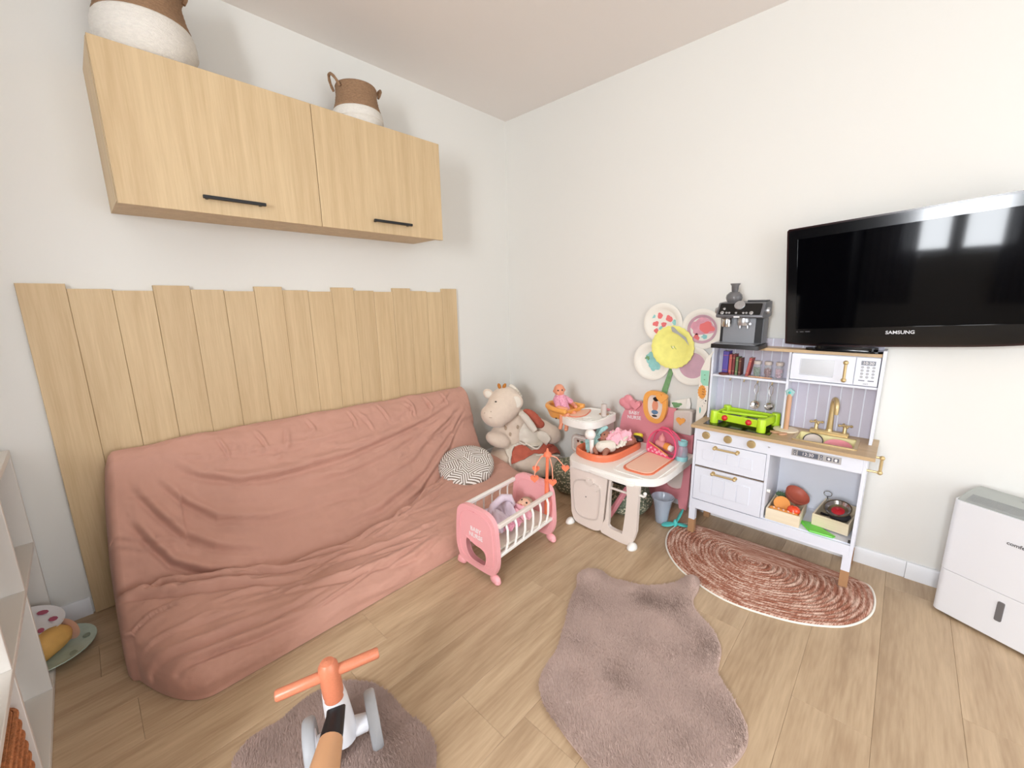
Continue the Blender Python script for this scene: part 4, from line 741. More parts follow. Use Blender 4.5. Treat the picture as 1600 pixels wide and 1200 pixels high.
# ---------------------------------------------------------------- paper plate flower on the wall
fw = thing('paper_plate_flower', 'paper plate flower with painted petals and yellow middle fixed to the wall', 'craft', (-.012, -1.33, .95))
def pplate(y, z, r, x, m='paper', crimp=False, nm='petal_plate'):
    R = Matrix.Rotation(rad(-90), 3, 'Y'); n = 72; pr = [(.001, .0), (.62, .0), (.70, .004), (.80, .012), (.97, .015), (1, .013), (1, .0145), (.97, .0165), (.79, .0138), (.69, .0055), (.61, .0015), (.001, .0015)]
    b = MB().lathe([(max(a*r, .0005), h) for a, h in pr], (0, 0, 0), n, R, cap=False)
    k = len(b.v)
    if crimp: b.v = [((p[0]-.0016*(j % 2) if n*2 < j < n*11 else p[0]), p[1]*(1+.028*(math.hypot(p[1], p[2]) > .75*r)*(j % 3 == 0)), p[2]*(1+.028*(math.hypot(p[1], p[2]) > .75*r)*(j % 3 == 0))) for j, p in enumerate(b.v)]
    b.v = [(p[0]+x, p[1]+y, p[2]+z) for p in b.v]; return b.build(nm, m, fw, ang=50)
def paint(pl_, m, y, z, r, x, seed, amp=.3, rz=None): MB().prism(blobline(y, z, r, seed, 22, amp, rz), x-.0022, x-.001, lambda a, b, t: (t, a, b)).build('paint_blotch', m, pl_)
a = pplate(-1.258, 1.09, .115, -.006)
for i, (y, z, r, m) in enumerate(((-1.235, 1.130, .016, 'paint_red'), (-1.292, 1.115, .019, 'paint_red'), (-1.212, 1.085, .017, 'paint_red'), (-1.262, 1.082, .015, 'paint_red'), (-1.218, 1.04, .015, 'paint_red'), (-1.195, 1.13, .014, 'paint_teal'), (-1.325, 1.095, .014, 'paint_teal'), (-1.245, 1.06, .011, 'paint_teal'))): paint(a, m, y, z, r, -.007, i, .22)
a = pplate(-1.478, 1.062, .110, -.004); MB().lathe([(.066, 0), (.078, .0085), (.076, .0095), (.064, .001)], (-.0065, -1.478, 1.062), 48, Matrix.Rotation(rad(-90), 3, 'Y'), cap=False).build('painted_ring', 'paint_mauve', a)
paint(a, 'paint_pink', -1.475, 1.075, .066, -.0055, 21, .22, .046); paint(a, 'paint_red', -1.50, 1.072, .036, -.0065, 4, .25, .026); paint(a, 'paint_red', -1.45, .995+.02, .017, -.0055, 5); paint(a, 'paint_teal', -1.495, 1.02, .018, -.0055, 6, .4, .01)
a = pplate(-1.203, .862, .115, -.005); paint(a, 'paint_teal', -1.215, .878, .052, -.0062, 8, .3, .05); paint(a, 'paint_teal', -1.215, .832, .034, -.007, 9, .3); paint(a, 'green_leaf', -1.172, .88, .012, -.0075, 10, .6)
a = pplate(-1.438, .856, .113, -.007); paint(a, 'paint_mauve', -1.438, .858, .076, -.0082, 12, .05)
a = pplate(-1.330, .955, .122, -.022, 'paper_yellow', True, 'centre_plate')
MB().prism([(-1.315, 1.075), (-1.325, 1.045), (-1.36, 1.03), (-1.40, 1.0), (-1.425, .97), (-1.405, 1.015), (-1.36, 1.045), (-1.335, 1.07)], -.040, -.0388, lambda q, w, t: (t+.001*sin(q*90), q, w)).build('fold_strip', 'pale_grey', a)
for y in (-1.318, -1.335): MB().tube([(-.0232, y, .962), (-.0236, y-.006, .95), (-.0232, y-.014, .944)], .0016, 5).build('drawn_eye', 'green_leaf', a)
MB().prism([(-1.318, .85), (-1.345, .86), (-1.31, .70), (-1.28, .53), (-1.252, .53), (-1.275, .70)], -.012, -.008, lambda q, w, t: (t, q, w)).build('stem', 'green_leaf', fw)
MB().lathe([(.001, 0), (.004, 0), (.004, .022), (.001, .022)], (-.024, -1.33, .955), 8, Matrix.Rotation(rad(90), 3, 'Y'), cap=False).build('pin', 'paper', fw)
# folded paper fan and decorated card strip
pc = thing('paper_plate', 'green and white painted half paper plate behind the beige toy cabinet', 'craft', (-.02, -1.40, .62))
MB().prism([(-1.335, .60), (-1.34, .635), (-1.375, .648), (-1.425, .665), (-1.43, .60)], -.026, -.022, lambda q, w, t: (t, q, w)).build('painted_part', 'paper', pc); MB().prism(blobline(-1.375, .622, .026, 3, 18, .4, .018), -.028, -.0262, lambda q, w, t: (t, q, w)).build('paint_blotch', 'green_leaf', pc); MB().prism([(-1.432, .60), (-1.43, .668), (-1.447, .672), (-1.455, .635), (-1.452, .60)], -.034, -.028, lambda q, w, t: (t, q, w)).build('rim_part', 'plastic_white', pc)
cs = thing('card_strip', 'tall white card strip with mint and orange animal prints beside the toy kitchen', 'craft', (-.1, -1.54, .3))
crv = lambda q, w, t: (t-.11-.03*(w-.6)+.01*sin((q+1.54)*50), q, w)
MB().prism([(-1.586, .965), (-1.55, .92), (-1.522, .855), (-1.514, .74), (-1.510, .585), (-1.510, .01), (-1.553, .01), (-1.553, .60), (-1.570, .64), (-1.570, .80), (-1.572, .92)], 0, .003, crv).build('card', 'paper', cs)
MB().prism([(-1.522, .852), (-1.570, .856), (-1.570, .775), (-1.54, .772), (-1.525, .79)], -.0012, .0005, crv).build('mint_print', 'mint', cs)
for w in (.83, .805): MB().prism(circ(-1.547, w, .004, 8, .002), -.002, 0, crv).build('print_mark', 'green_leaf', cs)
MB().prism([(-1.537+(.026 if i % 2 else .022)*cos(2*pi*i/28), .735+(.04 if i % 2 else .035)*sin(2*pi*i/28)) for i in range(28)], -.0012, .0005, crv).build('orange_print', 'amber', cs)
for i in range(12): MB().prism(circ(-1.525-.008*(i % 4), .752-.014*(i//4), .002, 6, .004), -.002, 0, crv).build('print_mark', 'book_brown', cs)
MB().prism(circ(-1.531, .632, .006, 12, .018), -.0012, .0005, crv).build('teal_print', 'teal', cs); MB().prism(circ(-1.562, .692, .004, 10, .004), -.0012, .0005, crv).build('dot_print', 'dark_grey', cs)
random.seed(3)
for i in range(16): MB().prism(circ(-1.516-random.random()*.045, .655+random.random()*.045, .0012, 6), -.001, .0005, crv).build('dot_print', 'dark_grey', cs)
# ---------------------------------------------------------------- dolls' nursery table
nt_ = thing('nursery_table', 'toy nursery table with white top, beige front panel and pink back panel', 'toy table', (-.35, -1.25, 0))
XN = -.612
def np_(nm, m, outer, t0, t1, f, holes=(), bev=.004, p=nt_, seg=3): return MB().prism(outer, t0, t1, f, holes).build(nm, m, p, bev=bev, seg=seg)
TO = smoothline([(-.612, -1.06), (-.612, -1.25), (-.612, -1.39)], 4, False)+[(-.60, -1.412)]+smoothline([(-.575, -1.455), (-.54, -1.495), (-.48, -1.515), (-.40, -1.519)], 5, False)+[(-.10, -1.519), (-.085, -1.51), (-.08, -1.00), (-.10, -.985), (-.45, -.985)]+smoothline([(-.52, -.99), (-.575, -1.01), (-.605, -1.035)], 4, False)
TO = [(max(x, -.5) if False else x, y) for x, y in TO]
np_('table_top', 'plastic_white', TO, .328, .366, onZ(0), bev=.012, seg=4)
np_('tray_front', 'plastic_white', [(-.600, -1.12), (-.613, -1.16), (-.622, -1.25), (-.626, -1.33), (-.625, -1.40), (-.616, -1.416), (-.60, -1.42)], .3285, .350, onZ(0), bev=.005)
np_('raised_rim', 'plastic_white', rrect(-.575, -.09, -1.50, -1.262, .05, 6), .364, .3695, onZ(0), holes=[rrect(-.562, -.10, -1.488, -1.275, .04, 6)], bev=.002)
FP = [(-1.036, .33), (-1.05, .10)]+smoothline([(-1.052, .07), (-1.075, .022), (-1.13, .010), (-1.20, .008), (-1.235, .02)], 4, False)+[(-1.252, .06), (-1.272, .33)]
pf_ = np_('front_panel', 'plastic_beige', FP, XN, XN+.022, lambda a, b, t: (t, a, b), bev=.006)
np_('recess_rim', 'plastic_greige', smoothline([(-1.066, .25), (-1.15, .285), (-1.215, .27), (-1.237, .235), (-1.228, .10), (-1.205, .068), (-1.14, .055), (-1.09, .07), (-1.068, .12)], 5), XN-.004, XN+.002, lambda a, b, t: (t, a, b), holes=[smoothline([(-1.073, .245), (-1.15, .276), (-1.21, .262), (-1.229, .232), (-1.22, .104), (-1.2, .075), (-1.14, .063), (-1.094, .077), (-1.075, .124)], 5)], bev=.0015, p=pf_)
for y, z, s in ((-1.172, .281, .024), (-1.213, .259, .022)): np_('raised_heart', 'plastic_beige', [(y+(p-y)*1.05, z+(q-z)) for p, q in heart(y, z, s)], XN-.010, XN, lambda a, b, t: (t, a, b), bev=.003, p=pf_)
np_('latch_mark', 'dark_grey', circ(-1.145, .185, .0035, 10), XN-.001, XN+.001, lambda a, b, t: (t, a, b), bev=0, p=pf_)
np_('leg_frame', 'plastic_beige', [(-1.282, .33), (-1.265, .10), (-1.235, .03), (-1.245, .012)]+smoothline([(-1.30, .004), (-1.37, .0), (-1.415, .012), (-1.44, .09)], 4, False)+[(-1.444, .33)], XN+.002, XN+.026, lambda a, b, t: (t, a, b), holes=[smoothline([(-1.295, .315), (-1.285, .10), (-1.285, .065), (-1.31, .055), (-1.35, .055), (-1.368, .075), (-1.378, .315)], 4)], bev=.006)
MB().tube([(XN+.014, -1.278, .277), (XN+.014, -1.385, .277)], .0065, 10).build('towel_bar', 'plastic_beige', nt_)
MB().tube([(XN+.02, -1.44, .285), (XN+.02, -1.462, .283), (XN+.018, -1.47, .292), (XN+.016, -1.47, .30)], .006, 8).ell((XN+.016, -1.47, .302), .009).build('hook', 'plastic_white', nt_)
for y in (-1.048, -1.425): MB().ell((XN-.002, y, .0), (.034, .024, .028), 18, 12).build('foot', 'plastic_white', nt_)
for o in [c for c in nt_.children if c.name.startswith('foot')]:
    for v in o.data.vertices: v.co.z = max(v.co.z, 0)
np_('brace', 'plastic_rose', [(-.56, .10), (-.54, .07), (-.10, .27), (-.10, .31)], -1.262, -1.242, lambda a, b, t: (a, t, b), bev=.004)
# back panel
BP = smoothline([(-1.03, .40), (-1.045, .50), (-1.075, .56), (-1.13, .60), (-1.25, .606)], 5, False)+[(-1.384, .604), (-1.388, .47), (-1.492, .47), (-1.488, .10), (-1.482, .002), (-1.44, .002), (-1.43, .055), (-1.33, .075), (-1.30, .03), (-1.26, .002), (-1.05, .002), (-1.03, .1)]
bp_ = np_('back_panel', 'plastic_rose', BP, -.062, -.040, lambda a, b, t: (t, a, b), holes=[smoothline([(-1.34, .30), (-1.345, .15), (-1.37, .115), (-1.42, .115), (-1.445, .15), (-1.44, .30)], 5)], bev=.006)
np_('hole_lining', 'plastic_beige', rrect(-1.45, -1.335, .11, .31, .03), -.041, -.037, lambda a, b, t: (t, a, b), bev=0, p=bp_)
cl = MB(); 
for y, z, r in ((-1.052, .592, .030), (-1.085, .612, .034), (-1.115, .590, .030), (-1.08, .575, .030)): cl.ell((-.062, y, z), (.016, r, r), 18, 12)
cl.build('cloud', 'plastic_rose', nt_, remesh=.004, smooth=4)
np_('raised_heart', 'plastic_rose', heart(-1.142, .592, .036), -.082, -.05, lambda a, b, t: (t, a, b), bev=.006)
text('BABY\nNURSE', .030, 'letter_white', bp_, (-.0627, -1.128, .520), (0, -1, .06), (0, 0, 1), .0003, bold=.0004)
cb_ = np_('cupboard', 'plastic_greige', [(-1.389, .475), (-1.389, .598), (-1.40, .606), (-1.478, .618), (-1.492, .61), (-1.494, .475)], -.105, -.045, lambda a, b, t: (t, a, b), bev=.008)
np_('heart_knob', 'amber', heart(-1.434, .553, .026), -.116, -.104, lambda a, b, t: (t, a, b), bev=.004, p=cb_)
MO = smoothline([(-1.205, .655), (-1.232, .695), (-1.29, .70), (-1.335, .68), (-1.345, .60), (-1.325, .53), (-1.285, .508), (-1.235, .525), (-1.208, .575)], 6)
MI = [(-1.2745+(a+1.2745)*.66, .605+(b-.605)*.74) for a, b in MO]
mr = np_('mirror_frame', 'amber', MO, -.105, -.080, lambda a, b, t: (t, a, b), holes=[MI], bev=.008)
np_('mirror_glass', 'plastic_beige', MI, -.092, -.086, lambda a, b, t: (t, a, b), bev=0, p=mr)
np_('heart', 'amber', heart(-1.318, .668, .034), -.118, -.095, lambda a, b, t: (t, a, b), bev=.006, p=mr)
# printed figure in the mirror picture, flat colour shapes
for i, (nm, m, y, z, ry, rz) in enumerate((('printed_skin', 'skin_rosy', -1.272, .610, .017, .040), ('printed_shorts', 'jeans', -1.272, .572, .019, .014), ('printed_shoes', 'dark_grey', -1.272, .549, .015, .007), ('printed_hair', 'black_plastic', -1.277, .652, .018, .014))): np_(nm, m, blobline(y, z, ry, y*7+z, 16, .12, rz), -.0930-.0005*i, -.092, lambda a, b, t: (t, a, b), bev=0, p=mr)
# bath
BO = smoothline([(-.50, -1.00), (-.535, -1.06), (-.545, -1.14), (-.515, -1.20), (-.44, -1.232), (-.32, -1.24), (-.19, -1.24), (-.165, -1.21), (-.19, -1.15), (-.30, -1.07), (-.40, -.995), (-.45, -.988)], 5)
bc = (-.37, -1.12); sc = lambda k: [(bc[0]+(x-bc[0])*k, bc[1]+(y-bc[1])*k) for x, y in BO]
n = len(BO); bt = MB(); rings_ = [(1.0, .366), (1.0, .392), (.985, .402), (.95, .404), (.92, .398), (.88, .374), (.84, .368)]
bt.v = [(x, y, z) for k, z in rings_ for x, y in sc(k)]; bt.f = [(j*n+i, j*n+(i+1) % n, (j+1)*n+(i+1) % n, (j+1)*n+i) for j in range(len(rings_)-1) for i in range(n)]; bt.prism(sc(.85), .3665, .3685, onZ(0)); bt.build('bath', 'plastic_orange', nt_, ang=60)
# changing mat
np_('mat_rim', 'plastic_orange', rrect(-.535, -.20, -1.462, -1.298, .05, 6), .364, .3715, onZ(0), bev=.002)
np_('changing_mat', 'peach', rrect(-.522, -.212, -1.453, -1.307, .045, 6), .370, .3745, onZ(0), bev=.002)
# shower head on a stalk
sw = MB().tube([(-.452, -1.075, .37), (-.45, -1.072, .40), (-.447, -1.068, .45)], [.011, .012, .014], 12).ell((-.45, -1.06, .478), (.031, .031, .031), 18, 12); sw.build('shower_head', 'plastic_white', nt_)
# high chair arm: support, tray, seat
np_('chair_support', 'plastic_rose', smoothline([(-.31, .36), (-.32, .42), (-.28, .49), (-.18, .50), (-.07, .50), (-.06, .40), (-.06, .30), (-.2, .30), (-.29, .32)], 4), -.975, -.945, lambda a, b, t: (a, t, b), bev=.006)
np_('chair_support', 'plastic_greige', [(-.28, .38), (-.27, .485), (-.09, .49), (-.08, .34)], -1.005, -.976, lambda a, b, t: (a, t, b), bev=.004)
pp = np_('picture_panel', 'plastic_greige', rrect(-.995, -.825, .275, .395, .03, 6), -.298, -.282, lambda a, b, t: (t, a, b), bev=.005)
np_('picture_rim', 'plastic_white', rrect(-.985, -.835, .287, .385, .024, 6), -.302, -.297, lambda a, b, t: (t, a, b), holes=[rrect(-.977, -.843, .295, .377, .02, 6)], bev=.001, p=pp)
for m, y, z, r in (('peach', -.885, .33, .018), ('dull_green', -.905, .355, .01), ('book_brown', -.875, .358, .008), ('paint_red', -.9, .335, .007)): np_('printed_animal', m, blobline(y, z, r, z*40, 14, .3), -.2995, -.2978, lambda a, b, t: (t, a, b), bev=0, p=pp)
TR = smoothline([(-.40, -.83), (-.425, -.90), (-.422, -.985), (-.39, -1.035), (-.32, -1.052), (-.19, -1.052), (-.125, -1.035), (-.098, -.97), (-.105, -.87), (-.15, -.815), (-.26, -.80), (-.36, -.80)], 6)
ty = np_('tray', 'plastic_white', TR, .487, .530, onZ(0), bev=.010, seg=4)
tsc = lambda k, cx=-.255, cy=-.92: [(cx+(x-cx)*k, cy+(y-cy)*k) for x, y in TR]
np_('tray_rim', 'plastic_white', tsc(.93), .526, .533, onZ(0), holes=[tsc(.87)], bev=.002, p=ty)
np_('plate_rim', 'plastic_orange', smoothline([(-.36, -.835), (-.365, -.90), (-.29, -.925), (-.17, -.885), (-.16, -.85), (-.25, -.825)], 5), .529, .5325, onZ(0), bev=.001, p=ty); np_('plate_recess', 'peach', smoothline([(-.352, -.841), (-.356, -.893), (-.29, -.916), (-.178, -.88), (-.17, -.854), (-.25, -.832)], 5), .531, .534, onZ(0), bev=.001, p=ty)
MB().lathe([(.034, 0), (.036, .004), (.032, .005), (.026, .002), (.001, .001)], (-.345, -.975, .5305), 28, cap=False).build('cup_ring', 'plastic_white', ty)
MB().lathe([(.036, 0), (.037, .003), (.030, .004)], (-.205, -1.00, .5305), 28).build('cup_ring', 'plastic_white', ty); MB().lathe([(.03, 0), (.03, .0045)], (-.205, -1.0, .531), 24).build('cup_well', 'tan_leg', ty)
cupp = thing('toy_cup', 'beige toy cup standing on the white high chair tray', 'cup', (-.245, -1.022, .532)); MB().lathe([(.001, 0), (.0165, 0), (.0175, .075), (.0155, .077), (.014, .01), (.001, .006)], (-.245, -1.022, .5335), 24, cap=False).build('cup_body', 'plastic_greige', cupp); MB().tube([(-.23, -1.015, .60), (-.225, -1.0, .622)], .0025, 6).build('straw', 'plastic_greige', cupp)
spn = thing('toy_spoon', 'beige toy spoon lying across the back of the high chair tray', 'utensil', (-.13, -.98, .536)); MB().tube([(-.12, -.93, .545), (-.15, -1.0, .537)], [.005, .003], 8).ell((-.16, -1.018, .538), (.012, .017, .005), 12, 8).build('spoon_body', 'plastic_greige', spn)
ck = thing('toy_biscuit', 'dusky pink toy food piece at the back of the high chair tray', 'toy', (-.12, -.955, .533)); MB().ell((-.115, -.972, .541), (.014, .02, .008), 14, 9).build('biscuit_body', 'plastic_rose', ck)
# orange seat: a tub with two arms
SO = [(-.41, -.855), (-.418, -.80)]+smoothline([(-.418, -.745), (-.395, -.685), (-.33, -.655), (-.258, -.675), (-.22, -.735)], 5, False)+[(-.205, -.80), (-.19, -.86)]
SI = [(-.385, -.85), (-.39, -.80)]+smoothline([(-.39, -.75), (-.37, -.71), (-.33, -.69), (-.28, -.70), (-.248, -.745)], 5, False)+[(-.232, -.80), (-.225, -.855)]
seat = MB().tube([((a[0]+b[0])/2, (a[1]+b[1])/2, .562+.014*max(0, 1-abs((a[1]+.635)/.2))) for a, b in zip(SO, SI)], .0165, 10)
seat.prism([(x*.9-.033, y*.9-.076) for x, y in SO], .500, .56, lambda a, b, t: (-.32+(a+.32)*lerp(.72, 1.0, (t-.5)/.06), -.76+(b+.76)*lerp(.72, 1, (t-.5)/.06), t), holes=[])
seat.build('seat', 'amber', nt_, remesh=.005, smooth=3)
def screw(x, y, z): MB().lathe([(.005, 0), (.005, .002)], (x, y, z), 10, Matrix.Rotation(rad(-90), 3, 'Y')).build('screw', 'dark_grey', nt_)
screw(-.402, -.78, .51)

# ---------------------------------------------------------------- dolls
def doll(lab, skin, parts, head, hr, face, up, clothes, mx=None):
    t = thing('doll', lab, 'doll', head)
    b = MB(); h = V(head); f = V(face).normalized(); u = V(up); u = (u-f*u.dot(f)).normalized(); s = u.cross(f)
    b.ell(h, (hr, hr*.97, hr*1.05), 20, 14); b.ell(h+f*hr*.35-u*hr*.4, (hr*.72,)*3, 16, 10); b.ell(h+f*hr*1.0-u*hr*.18, (hr*.16,)*3, 10, 8)
    for q in (-1, 1): b.ell(h+s*hr*.95*q-u*hr*.1, (hr*.2, hr*.2, hr*.26), 10, 8); b.ell(h+f*hr*.68-u*hr*.42+s*hr*.38*q, (hr*.36,)*3, 10, 8)
    for p in parts: b.caps(*p)
    o = b.build('body', skin, t, remesh=.0028, smooth=3)
    for q in (-1, 1):
        MB().ell(h+f*hr*.93+s*hr*.36*q+u*hr*.06, (hr*.13,)*3, 10, 8).build('eye', 'eye_dark', t)
    MB().ell(h+f*hr*.96-u*hr*.52, (hr*.2, hr*.2, hr*.08), 10, 8).build('mouth', 'paint_red', t)
    for nm, m, caps_ in clothes:
        c = MB()
        for p in caps_: c.caps(*p) if len(p) == 4 else c.ell(p[0], p[1])
        c.build(nm, m, t, remesh=.0032, smooth=3)
    return t
doll('bald baby doll in a pink dress seated in the amber high chair', 'skin_rosy',
     [((-.325, -.745, .62), (-.325, -.745, .66), .014, .014), ((-.325, -.75, .615), (-.33, -.77, .55), .03, .034), ((-.36, -.745, .612), (-.395, -.795, .578), .015, .0135), ((-.395, -.795, .578), (-.372, -.838, .572), .0135, .012), ((-.285, -.755, .612), (-.254, -.80, .578), .015, .0135), ((-.254, -.80, .578), (-.285, -.845, .572), .0135, .012),
      ((-.35, -.77, .545), (-.385, -.845, .535), .018, .014), ((-.30, -.77, .545), (-.30, -.845, .535), .018, .014), ((-.392, -.815, .48), (-.405, -.815, .455), .012, .012), ((-.375, -.845, .48), (-.392, -.85, .45), .012, .013), ((-.375, -.85, .54), (-.38, -.84, .475), .012, .011), ((-.39, -.81, .53), (-.393, -.812, .475), .012, .011)],
     (-.322, -.742, .672), .036, (-.66, -.72, .08), (0, .12, 1), [('dress', 'dress_pink', [((-.325, -.752, .617), (-.332, -.778, .55), .040, .048), ((-.358, -.747, .615), (-.385, -.78, .592), .021, .019), ((-.288, -.757, .615), (-.262, -.788, .592), .021, .019)]), ('collar', 'cloth_cream', [((-.345, -.752, .64), (-.31, -.765, .64), .011, .011)])])
# doll in the bath, lying on its side towards the back
doll('brown-skinned baby doll with a white nappy lying in the orange bath', 'skin_dark',
     [((-.33, -1.16, .412), (-.25, -1.20, .425), .030, .034), ((-.42, -1.13, .405), (-.36, -1.15, .405), .03, .032), ((-.41, -1.085, .405), (-.455, -1.095, .398), .015, .013), ((-.455, -1.095, .398), (-.475, -1.12, .388), .013, .011), ((-.43, -1.16, .40), (-.475, -1.175, .405), .016, .014), ((-.475, -1.175, .405), (-.50, -1.185, .392), .014, .012), ((-.25, -1.2, .42), (-.20, -1.225, .418), .02, .016), ((-.33, -1.12, .42), (-.30, -1.08, .43), .016, .013)],
     (-.335, -1.095, .438), .036, (-.75, .25, .6), (.3, .3, 1), [('nappy', 'cloth_cream', [((-.425, -1.12, .412), (-.38, -1.15, .41), .034, .036)])])
pk = thing('doll_dress', 'crumpled pink doll dress with white trim heaped over the doll in the bath', 'clothing', (-.29, -1.17, .46))
def crumple(u, v, c, a, b_, h, seed, lift): # draped, wrinkled cloth
    x, y = (u-.5)*2, (v-.5)*2; r = math.hypot(x, y); z = h*(1-min(1, r)**2*.7)+lift*noise.noise(V((x*2.2, y*2.2, seed)))+.4*lift*noise.noise(V((x*6, y*6, seed+5)))
    e = 1+.2*noise.noise(V((x*3, y*3, seed+9))); return V(c)+V(a)*x*e+V(b_)*y*e+V((0, 0, z))
MB().grid(44, 44, lambda u, v: crumple(u, v, (-.315, -1.165, .434), (.045, -.055, .01), (-.035, -.022, -.012), .052, 2, .034)).build('dress_fabric', 'cloth_pink', pk, solid=.003, ang=180)
MB().grid(30, 16, lambda u, v: crumple(u, v, (-.335, -1.13, .452), (.016, -.018, .01), (-.022, .02, -.03), .012, 6, .012)).build('white_trim', 'cloth_cream', pk, solid=.003, ang=180)
MB().grid(30, 16, lambda u, v: crumple(u, v, (-.335, -1.20, .432), (.012, -.022, .012), (-.026, -.006, -.02), .012, 8, .012)).build('white_trim', 'cloth_cream', pk, solid=.003, ang=180)
tc_ = thing('doll_cloth', 'pale teal cloth hanging from the high chair tray down to the bath', 'clothing', (-.30, -1.035, .43))
MB().grid(14, 40, lambda u, v: (lerp(-.30, -.40, v)+.010*sin(u*9+v*5)+(-.022*sin(v*pi)), lerp(-1.06, -1.03, v)-(u-.5)*lerp(.05, .07, v)+.006*sin(v*14), lerp(.49, .385, v)+.006*sin(u*11+v*4))).build('cloth_fabric', 'cloth_teal', tc_, solid=.003, ang=180)
MB().grid(26, 26, lambda u, v: crumple(u, v, (-.415, -1.05, .405), (.03, -.022, .01), (-.025, -.02, -.03), .02, 11, .016)).build('cloth_end', 'cloth_teal', tc_, solid=.003, ang=180)
bk = thing('toy_brush', 'black toy hair brush with a yellow end lying behind the orange bath', 'toy', (-.14, -1.205, .40)); MB().ell((-.20, -1.222, .424), (.024, .044, .018), 18, 12, Matrix.Rotation(rad(-15), 3, 'Z')).caps((-.215, -1.19, .418), (-.24, -1.15, .405), .012, .009).build('brush_head', 'black_plastic', bk); MB().caps((-.165, -1.195, .432), (-.16, -1.225, .434), .014, .014).build('yellow_end', 'yellow', bk)
# pink mesh bag with a bottle
bg = thing('mesh_bag', 'hot pink see-through toiletry bag standing on the changing mat', 'bag', (-.2, -1.385, .3745))
ctr = V((-.215, -1.392, 0)); lx = V((-.25, -.97, 0)).normalized(); ly = V((lx.y, -lx.x, 0))
if ly.x > 0: ly = -ly
arc = [(-.088, .006), (-.092, .05), (-.075, .10), (-.035, .135), (.02, .142), (.065, .12), (.09, .075), (.088, .02), (.06, .004), (-.05, .004)]
al = smoothline(arc, 5); Bp = lambda a, b, d: ctr+lx*a+ly*d+V((0, 0, .3745+b))
tb = MB().tube([Bp(a, b, .032-.12*b) for a, b in al], .0042, 8, closed=True).tube([Bp(a*1.0, b, -.032+.08*b) for a, b in al], .0042, 8, closed=True); tb.tube([Bp(-.05, .125, 0), Bp(-.02, .155, 0), Bp(.02, .157, 0), Bp(.05, .13, 0)], .0035, 8); tb.build('piping', 'hot_pink', bg)
gs = MB(); nA = len(al); gs.v = [Bp(a, b, d) for a, b in al for d in (.032-.12*b, -.032+.08*b)]; gs.f = [(2*i, 2*((i+1) % nA), 2*((i+1) % nA)+1, 2*i+1) for i in range(nA)]; gs.build('mesh_side', 'clear_pink', bg, ang=180)
MB().prism(al, 0, .0006, lambda a, b, t: Bp(a, b, -.032+.08*b+t)).build('mesh_back', 'clear_pink', bg)
lo = [p for p in smoothline([(-.086, .004), (-.09, .055), (-.02, .035), (.05, .012), (.06, .004)], 6, False)]
fl_ = MB().prism(lo, 0, .0012, lambda a, b, t: Bp(a, b, .033-.12*b+t)); fl_.build('flowered_front', 'hot_pink', bg)
random.seed(5)
for i in range(9):
    a = lerp(-.078, .035, i/8); z = .012+.018*(i % 2)*(1-i/10); MB().prism(blobline(a, z, .007, i, 10, .4), .0012, .002, lambda a, b, t: Bp(a, b, .033-.12*b+t)).build('printed_flower', 'cloth_pink', bg)
MB().tube([Bp(-.08, .056, .028), Bp(-.02, .04, .031), Bp(.05, .016, .033)], .003, 6).build('zip', 'amber', bg)
bo = thing('toy_bottle', 'pink toy baby bottle with orange collar inside the mesh bag', 'bottle', tuple(Bp(.0, .01, 0)))
axis = (lx*.93+V((0, 0, -.1))).normalized(); R = axis.to_track_quat('Z', 'Y').to_matrix(); c0 = Bp(-.048, .058, 0)
MB().lathe([(.001, 0), (.016, 0), (.019, .006), (.019, .05), (.017, .056)], c0, 20, R).build('milk_body', 'pink_milk', bo); MB().lathe([(.02, .056), (.021, .06), (.021, .082), (.018, .084)], c0, 20, R).build('collar', 'orange_toy', bo); MB().lathe([(.017, .084), (.017, .10), (.012, .103)], c0, 20, R).build('cap', 'plastic_white', bo)
MB().lathe([(.018, 0), (.019, .02), (.013, .034), (.006, .04), (.004, .05), (.001, .052)], Bp(-.025, .065, -.012), 18).build('teat_bottle', 'pink_milk', bo)
bb = thing('toy_bottle', 'clear toy baby bottle with pale blue lid and base by the mesh bag', 'bottle', (-.205, -1.487, .3665)); c = (-.212, -1.491, .3668)
MB().lathe([(.001, .002), (.028, .002), (.0295, .02), (.0295, .05), (.027, .07), (.021, .084)], c, 24, cap=False).build('clear_body', 'clear_blue', bb); MB().lathe([(.001, 0), (.030, 0), (.0315, .004), (.031, .022), (.0298, .024)], c, 24, cap=False).build('base_ring', 'aqua', bb); MB().lathe([(.022, .084), (.0255, .088), (.0255, .108), (.021, .111), (.016, .104), (.001, .104)], c, 24, cap=False).build('lid', 'aqua', bb)

